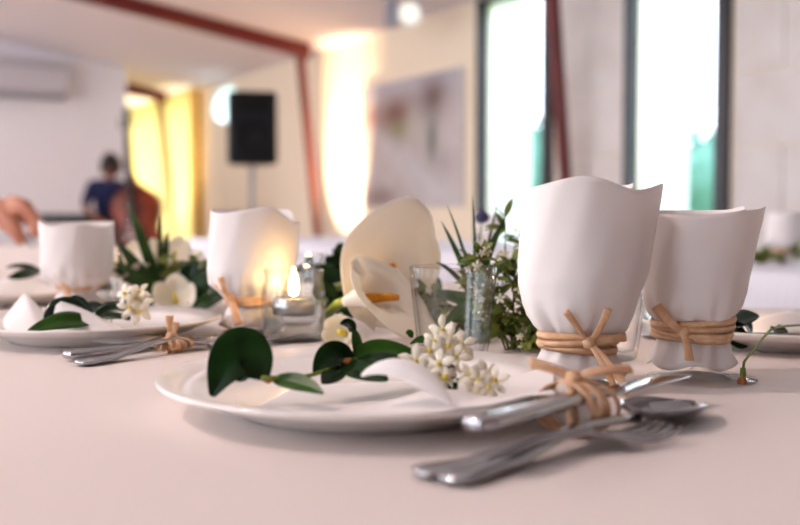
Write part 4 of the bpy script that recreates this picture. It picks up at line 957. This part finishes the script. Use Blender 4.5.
# calla lilies
def calla(base, axis, tipdir, L, R, label, stem_pts, sp_len=0.7, flare=1.0):
    t = empty('calla_lily', base, label, 'flower', 'white calla lilies')
    F = frame(base, axis, tipdir); rows = []; nu, nv = 22, 48
    for i in range(nu + 1):
        s = i / nu; row = []
        for j in range(nv + 1):
            th = -1.08 * pi + 2.16 * pi * j / nv        # th = 0 on the side of the tip
            fr = (1 + cos(max(-pi, min(pi, th)))) / 2
            ln = L * (0.50 + 0.50 * fr ** 1.3)
            r = R * (0.10 + 0.30 * s ** 0.9 + 0.75 * s ** 3.2 * (0.75 + 0.35 * fr))
            z = ln * s - 0.30 * R * smooth01((s - 0.72) / 0.28) * (1 - 0.55 * fr)        # the lip rolls back
            pt = smooth01((fr - 0.93) / 0.07) * s ** 4 * 0.10 * L
            r *= 1 + 0.035 * sin(5 * th) * s ** 3
            if abs(th) > pi: r *= 1.0 + 0.10 * (1 if th > 0 else -1) * (abs(th) - pi) / (0.08 * pi) 
            row.append(F @ V((r * cos(th) + pt * 0.6, r * sin(th), z + pt)))
        rows.append(row)
    mb = MB(); mb.grid(rows); build('spathe', mb, M_calla, t, solid=0.0009)
    mb = MB(); mb.tube([F @ V((0.0, 0, L * 0.10)), F @ V((0.002, 0, L * 0.35)), F @ V((0.005, 0.0, L * sp_len * 0.8)), F @ V((0.008, 0.0, L * sp_len))], lambda s: 0.0052 * (1 - 0.45 * s ** 3), 14); build('spadix', mb, M_spadix, t)
    mb = MB(); mb.tube([V(base) + V(axis).normalized() * 0.012] + [V(p) for p in stem_pts], lambda s: 0.0052, 12); build('stem', mb, M_stem, t)
    return t
calla(AT(364, 280, 1.06), (0.66, -0.60, 0.22), (0.42, 0.35, 1), 0.070, 0.058, 'larger white calla lily standing behind the tumbler',
      [AT(350, 283, 1.10), AT(335, 288, 1.13), AT(322, 298, 1.16)], 0.62)
calla(AT(344, 302, 0.99), (0.86, -0.36, 0.22), (0.55, 0.15, -0.8), 0.080, 0.042, 'lower white calla lily with curled lip resting behind the plate',
      [AT(338, 304, 1.03), AT(330, 312, 1.06), AT(324, 320, 1.10)], 0.72)

# greenery of the centrepiece
def bunch(c, label, blades, group='greenery bunches of the centrepiece'):
    t = empty('lily_leaf_bunch', c, label, 'greenery', group)
    for b_, c_, t_, w_, nr in blades: build('leaf_blade', blade(V(b_), V(c_), V(t_), w_, nr), M_blade, t, solid=0.0006)
    return t
bb_ = lambda x, y, d_: AT(x, y, d_)
root = bb_(474, 300, 1.0)
bunch(T(474, 343), 'fan of narrow grassy leaves rising behind the focused tumbler', [
    (root, bb_(468, 255, 1.0), bb_(447, 205, 1.0), .0035, (0, -1, 0)), (root, bb_(464, 262, 1.0), bb_(441, 221, 1.0), .006, (0, -1, 0)), (root, bb_(476, 250, 1.02), bb_(472, 194, 1.03), .003, (0, -1, 0)),
    (root, bb_(482, 262, 1.0), bb_(505, 217, 1.0), .0095, (.2, -1, 0)), (root, bb_(492, 270, .98), bb_(520, 256, .97), .010, (0, -.8, .5)), (root, bb_(455, 270, .98), bb_(436, 262, .97), .006, (0, -.8, .5)),
    (root, bb_(486, 255, 1.05), bb_(498, 200, 1.08), .003, (0, -1, 0)), (T(474, 343), bb_(470, 320, 1.0), root, .010, (0, -1, 0)), (root, bb_(488, 300, 1.0), bb_(508, 296, .99), .012, (0, -1, .3)),
    (root, bb_(460, 300, 1.0), bb_(432, 290, 1.0), .014, (0, -1, .3)), (root, bb_(460, 310, .99), bb_(440, 330, .98), .014, (0, -1, .3)), (root, bb_(480, 320, 1.0), bb_(490, 342, .99), .012, (0, -1, .3))])
lr = bb_(160, 296, 1.36); lb_ = T(165, 309)
bunch(V((lb_.x, lb_.y, TZ)), 'bunch of long blade leaves on the left of the centrepiece', [
    (lr, bb_(150, 255, 1.36), bb_(128, 203, 1.36), .016, (0, -1, 0)), (lr, bb_(160, 250, 1.38), bb_(161, 212, 1.38), .007, (0, -1, 0)), (lr, bb_(140, 270, 1.34), bb_(116, 240, 1.33), .018, (0, -1, .2)),
    (lr, bb_(150, 280, 1.32), bb_(112, 262, 1.30), .014, (0, -1, .2)), (lr, bb_(165, 262, 1.38), bb_(168, 230, 1.38), .012, (0, -1, .2)), (lr, bb_(190, 280, 1.34), bb_(216, 262, 1.33), .014, (0, -1, .3)),
    (lr, bb_(122, 285, 1.34), bb_(118, 246, 1.34), .010, (0, -1, .2)), (V((lb_.x, lb_.y, TZ + .002)), bb_(160, 302, 1.36), lr, .02, (0, -1, .2)), (lr, bb_(180, 296, 1.30), bb_(205, 303, 1.28), .02, (0, -1, .4))])
def shrub_sprig(c, tip, n_leaf, n_fl, label, spread=0.05, lw=0.008, seed=0, m=M_foliage, nst=5, fl=True, kindg='flowering shrub sprigs of the centrepiece'):
    rnd = random.Random(seed); c = V(c); tip = V(tip)
    t = empty('shrub_sprig', c, label, 'sprig', kindg); lv = MB()
    for k in range(nst):
        e = tip + V((rnd.uniform(-1, 1), rnd.uniform(-1, .6), rnd.uniform(-.8, .6))) * spread; md = (c + e) / 2 + V((rnd.uniform(-1, 1), rnd.uniform(-1, 1), rnd.uniform(0, 1))) * spread * .3
        e.z = max(e.z, TZ + 0.012)
        pts = bez(c + V((rnd.uniform(-.006, .006), 0, 0.002)), md, e, 10); mb = MB(); mb.tube(pts, lambda s: 0.0013 * (1 - .5 * s), 6); build('twig', mb, M_twig, t)
        for i in range(n_leaf // nst):
            p = pts[rnd.randint(2, 10)]; d = V((rnd.uniform(-1, 1), rnd.uniform(-1, .5), rnd.uniform(-.4, 1))).normalized(); l_ = rnd.uniform(.012, .024)
            q = p + d * l_; q.z = max(q.z, TZ + .003); x = leaf(p, p + d * l_ * .5 + V((0, 0, .003)), q, lw * rnd.uniform(.7, 1.2), (rnd.uniform(-.5, .5), -.6, .8), .2, nu=4); lv.add(x.v, x.f)
        for i in range(n_fl // nst):
            p = pts[rnd.randint(4, 10)] + V((rnd.uniform(-1, 1), -1, rnd.uniform(-.5, 1))) * .008
            p.z = max(p.z, TZ + .006)
            blossom(t, p, (rnd.uniform(-.6, .6), -1, rnd.uniform(0, .8)), rnd.uniform(.35, .62), rnd.uniform(0, 6))
    build('small_leaves', lv, m, t, kind='stuff', solid=0.0003)
    return t
shrub_sprig(T(512, 352), AT(508, 285, .97), 220, 30, 'dense small-leaved sprig with tiny white flowers between tumbler and wrapped glass', .055, .008, 3, nst=9)
shrub_sprig(T(528, 346), AT(522, 318, .95), 150, 25, 'low small-leaved sprig at the foot of the front wrapped glass', .045, .008, 5, nst=7)
shrub_sprig(T(470, 344), AT(462, 310, 1.03), 120, 20, 'small-leaved sprig seen through the focused tumbler', .045, .009, 6, nst=6)
shrub_sprig(T(449, 334), AT(447, 300, 1.06), 120, 14, 'small-leaved sprig between the calla lilies and the tumbler', .042, .010, 21, nst=6)
shrub_sprig(T(498, 335), AT(500, 240, 1.08), 60, 10, 'airy upright sprig against the window light', .05, .007, 8, nst=6)
shrub_sprig(T(150, 306), AT(140, 290, 1.38), 120, 6, 'leafy sprig around the left lilies of the centrepiece', .05, .016, 11, m=M_leaf_lt, nst=6)
shrub_sprig(T(190, 306), AT(195, 275, 1.36), 120, 12, 'leafy sprig behind the second wrapped glass', .05, .014, 12, m=M_foliage, nst=6)
shrub_sprig(T(345, 318), AT(335, 275, 1.24), 120, 0, 'dark green leafy sprig behind the white lilies', .05, .018, 14, m=M_leaf, nst=6)
# broad dark leaves tucked in
bl_ = empty('leaf_sprig', T(200, 318), 'broad dark leaves between the left plate and the wrapped glass', 'sprig', 'greenery bunches of the centrepiece')
for b_, c_, t_, w_ in ((AT(190, 305, 1.3), AT(215, 270, 1.3), AT(228, 294, 1.28), .05), (AT(195, 306, 1.28), AT(210, 300, 1.26), AT(226, 296, 1.25), .03), (AT(190, 300, 1.32), AT(185, 270, 1.32), AT(200, 262, 1.32), .03)):
    build('leaf', leaf(b_, c_, t_, w_, (0, -.8, .6)), M_leaf, bl_, solid=.0006)
mb = MB(); mb.tube([T(196, 316) + V((0, 0, .002)), AT(192, 304, 1.3)], .002, 6); build('stem', mb, M_stem, bl_)
gl = empty('leaf_sprig', T(338, 322), 'green leaves tucked beside the lower calla lily', 'sprig', 'greenery bunches of the centrepiece')
for b_, c_, t_, w_ in ((AT(340, 300, 1.12), AT(350, 280, 1.12), AT(372, 268, 1.12), .02), (AT(335, 300, 1.1), AT(322, 288, 1.1), AT(318, 300, 1.08), .03), (AT(338, 308, 1.08), AT(350, 300, 1.07), AT(352, 318, 1.06), .03),
                       (AT(420, 296, 1.14), AT(430, 280, 1.14), AT(440, 292, 1.12), .03), (AT(345, 298, 1.14), AT(330, 272, 1.16), AT(316, 268, 1.16), .024)):
    build('leaf', leaf(b_, c_, t_, w_, (0, -.8, .5)), M_leaf, gl, solid=.0006)
mb = MB(); mb.tube([T(338, 322) + V((0, 0, .002)), AT(340, 302, 1.12), AT(420, 298, 1.15)], .0022, 6); build('stem', mb, M_stem, gl)

# loose white petals / lilies on the left, white rose by the calla
def lily(c, nrm, size, label, npet=5, cup=0.6):
    t = empty('white_lily', c, label, 'flower', 'white lilies of the centrepiece'); F = frame(c, nrm)
    for k in range(npet):
        a = 2 * pi * k / npet + .3; d = F.to_3x3() @ V((cos(a), sin(a), 0)); ax = V(nrm).normalized()
        b_ = V(c); t_ = b_ + d * size * (1 - cup * .5) + ax * size * cup; c_ = b_ + d * size * .75 + ax * size * cup * .35
        build('petal', leaf(b_, c_, t_, size * .75, ax - d * .4, .2), M_petal, t, solid=.0006)
    mb = MB(); mb.tube([V(c), V(c) + V(nrm).normalized() * size * .5], .003, 8); build('pistil', mb, M_yellow, t)
    mb = MB(); e = V((c[0], c[1], TZ + .003)); mb.tube([V(c), (V(c) + e) / 2 + V((0, .01, 0)), e], .003, 8); build('stem', mb, M_stem, t)
    return t
lily(AT(133, 275, 1.38), (-.2, -.5, 1), .055, 'white lily nearest the lit candle at the left')
lily(AT(172, 268, 1.42), (.3, -.5, 1), .055, 'white lily under the long blade leaves')
lily(AT(176, 302, 1.30), (.1, -1, .6), .042, 'low white flower between left plate and greenery', cup=.7)
lily(AT(345, 334, .96), (-.4, -1, .3), .026, 'small white rosebud beside the lower calla lily', npet=6, cup=.8)
# purple bud on a stalk
pb = empty('purple_bud', T(482, 330), 'dark purple bud on a thin stalk above the grass leaves', 'flower')
mb = MB(); mb.tube(bez(T(482, 330) + V((0, 0, .001)), AT(476, 270, 1.1), AT(482, 222, 1.25), 10), .0012, 6); build('stem', mb, M_stem, pb)
mb = MB(); mb.lathe([(0, .010), (.006, .006), (.010, 0), (.007, -.006), (0, -.009)], AT(482, 217, 1.25), 12); build('bud', mb, M_purple, pb)

# ------------------------------------------------------------------ things on the table by the windows
far_prof = [(0.008, 0.034), (0.018, 0.029), (0.028, 0.025), (0.034, 0.024), (0.042, 0.030), (0.055, 0.044), (0.07, 0.0475), (0.10, 0.046), (0.135, 0.043)]
for k, (a, o, lb) in enumerate(((0.92, -1.15, 'far paper-wrapped glass on the window table at the right edge'), (2.3, -1.2, 'far paper-wrapped glass on the window table behind the front wrapped glass'),
                                (3.3, -1.25, 'farthest paper-wrapped glass on the window table behind the lilies'))):
    wrapped_glass(W(a, o, TZ), far_prof, lb, seed=20 + k, ntie=2, tie_z=.038, goblet=True)
for k, (px, lb) in enumerate(((758, 'blurred green sprig on the window table beside the right wrapped glass'), (784, 'blurred green sprig on the window table at the right edge'))):
    c = T(px, 264); c.z = TZ; shrub_sprig(c, c + V((0, 0, .035)), 60, 5, lb, .05, .022, 30 + k, m=M_foliage, nst=5, kindg='green sprigs on the window table')

# ------------------------------------------------------------------ guest at the left whose hand reaches into view
gp = W(1.55, 1.64, 0)
gst = empty('person', V((gp.x, gp.y, 0.45)), 'guest in a pale shirt reaching a hand over the table', 'person')
gf = -N                                                     # facing the table
gr = U                                                      # the guest's left hand side
def G(r_, f_, z): return gp + gr * r_ + gf * f_ + V((0, 0, z))
bodyJ = {'pel': (G(0, 0, .56), .15, .11), 'wst': (G(0, .03, .74), .14, .10), 'chs': (G(0, .07, .95), .17, .12), 'nkb': (G(0, .09, 1.08), .075, .07),
         'sL': (G(.17, .08, 1.04), .07), 'eL': (G(.24, .20, .80), .055), 'sR': (G(-.17, .10, 1.04), .07), 'eR': (G(-.25, .34, .90), .055)}
skin_mesh('shirt', bodyJ, chain('pel', 'wst', 'chs', 'nkb') + [('chs', 'sL'), ('sL', 'eL'), ('chs', 'sR'), ('sR', 'eR')], M_shirt, gst)
skin_mesh('neck', {'a': (G(0, .09, 1.06), .052), 'b': (G(0, .11, 1.17), .05)}, [('a', 'b')], M_skin, gst)
head(gst, G(0, .13, 1.27), gf + V((0, 0, -.25)), (0, 0, 1), M_skin, M_hair, r=.08)
legJ = {'pel': (G(0, 0, .55), .15, .11), 'hL': (G(.10, .06, .54), .085), 'kL': (G(.12, .37, .53), .062), 'aL': (G(.12, .33, .10), .048), 'hR': (G(-.10, .06, .54), .085), 'kR': (G(-.12, .37, .53), .062), 'aR': (G(-.12, .33, .10), .048)}
skin_mesh('trousers', legJ, [('pel', 'hL'), ('hL', 'kL'), ('kL', 'aL'), ('pel', 'hR'), ('hR', 'kR'), ('kR', 'aR')], M_dark, gst)
for s in (-.12, .12):
    mb = MB(); mb.tube([G(s, .27, .045), G(s, .35, .045), G(s, .45, .035), G(s, .52, .03)], lambda q: .045 - .012 * q, 12); build('shoe', mb, M_ebony, gst)
# left forearm rests on the lap
J = {'e': (G(.24, .20, .81), .043), 'w': (G(.12, .36, .66), .028), 'h': (G(.06, .42, .64), .034, .018), 'f': (G(.02, .46, .63), .02, .014)}
skin_mesh('forearm', J, chain('e', 'w', 'h', 'f'), M_skin, gst)
# right forearm and the hand in view
HD = 2.0
wr = AT(-16, 212, HD); pk = AT(2, 211, HD); pm = AT(15, 212, HD)
kn_ = [AT(22, 205, HD - .030), AT(26, 208, HD - .010), AT(27, 211, HD + .010), AT(26, 214, HD + .028)]
J = {'p': (pk, .036, .034), 'w': (wr, .030, .026), 'm': (G(-.25, .34, .91).lerp(wr, .5), .038), 'e': (G(-.25, .34, .91), .042), 'q': (pm, .032, .036)}
L = [('p', 'w'), ('w', 'm'), ('m', 'e'), ('p', 'q')]
ends = [((32, 216), (36, 226), (32, 237)), ((36, 219), (40, 229), (38, 238)), ((36, 222), (40, 231), (38, 238)), ((34, 224), (38, 231), (36, 236))]
for k in range(4):
    dy = kn_[k].y
    J['k%d' % k] = (kn_[k], .0165); J['a%d' % k] = (AT(*ends[k][0], dy), .0135); J['b%d' % k] = (AT(*ends[k][1], dy - .004), .0115); J['c%d' % k] = (AT(*ends[k][2], dy - .008), .0095)
    L += [('q', 'k%d' % k), ('k%d' % k, 'a%d' % k), ('a%d' % k, 'b%d' % k), ('b%d' % k, 'c%d' % k)]
J['t0'] = (AT(8, 224, HD - .035), .019); J['t1'] = (AT(17, 233, HD - .042), .0145); J['t2'] = (AT(22, 245, HD - .035), .0105)
L += [('p', 't0'), ('t0', 't1'), ('t1', 't2')]
skin_mesh('hand', J, L, M_skin, gst)
# chair under the guest
ch = empty('dining_chair', V((gp.x, gp.y, 0)), 'white wooden chair under the guest at the left', 'chair')
def gbox(r0, r1, f0, f1, z0, z1, nm, m=M_wood):
    mb = MB(); mb.hexa([G(r0, f0, z0), G(r1, f0, z0), G(r1, f1, z0), G(r0, f1, z0), G(r0, f0, z1), G(r1, f0, z1), G(r1, f1, z1), G(r0, f1, z1)]); build(nm, mb, m, ch, smooth=False, bevel=.006)
gbox(-.21, .21, -.20, .24, .41, .445, 'seat')
for r0 in (-.20, .16):
    gbox(r0, r0 + .04, .19, .23, 0, .41, 'leg'); gbox(r0, r0 + .04, -.20, -.16, 0, .41, 'leg'); gbox(r0, r0 + .04, -.21, -.18, .445, .90, 'back_post')
gbox(-.16, .16, -.21, -.185, .82, .90, 'top_rail')
for k in range(5): gbox(-.13 + k * .06, -.11 + k * .06, -.205, -.19, .445, .82, 'spindle')
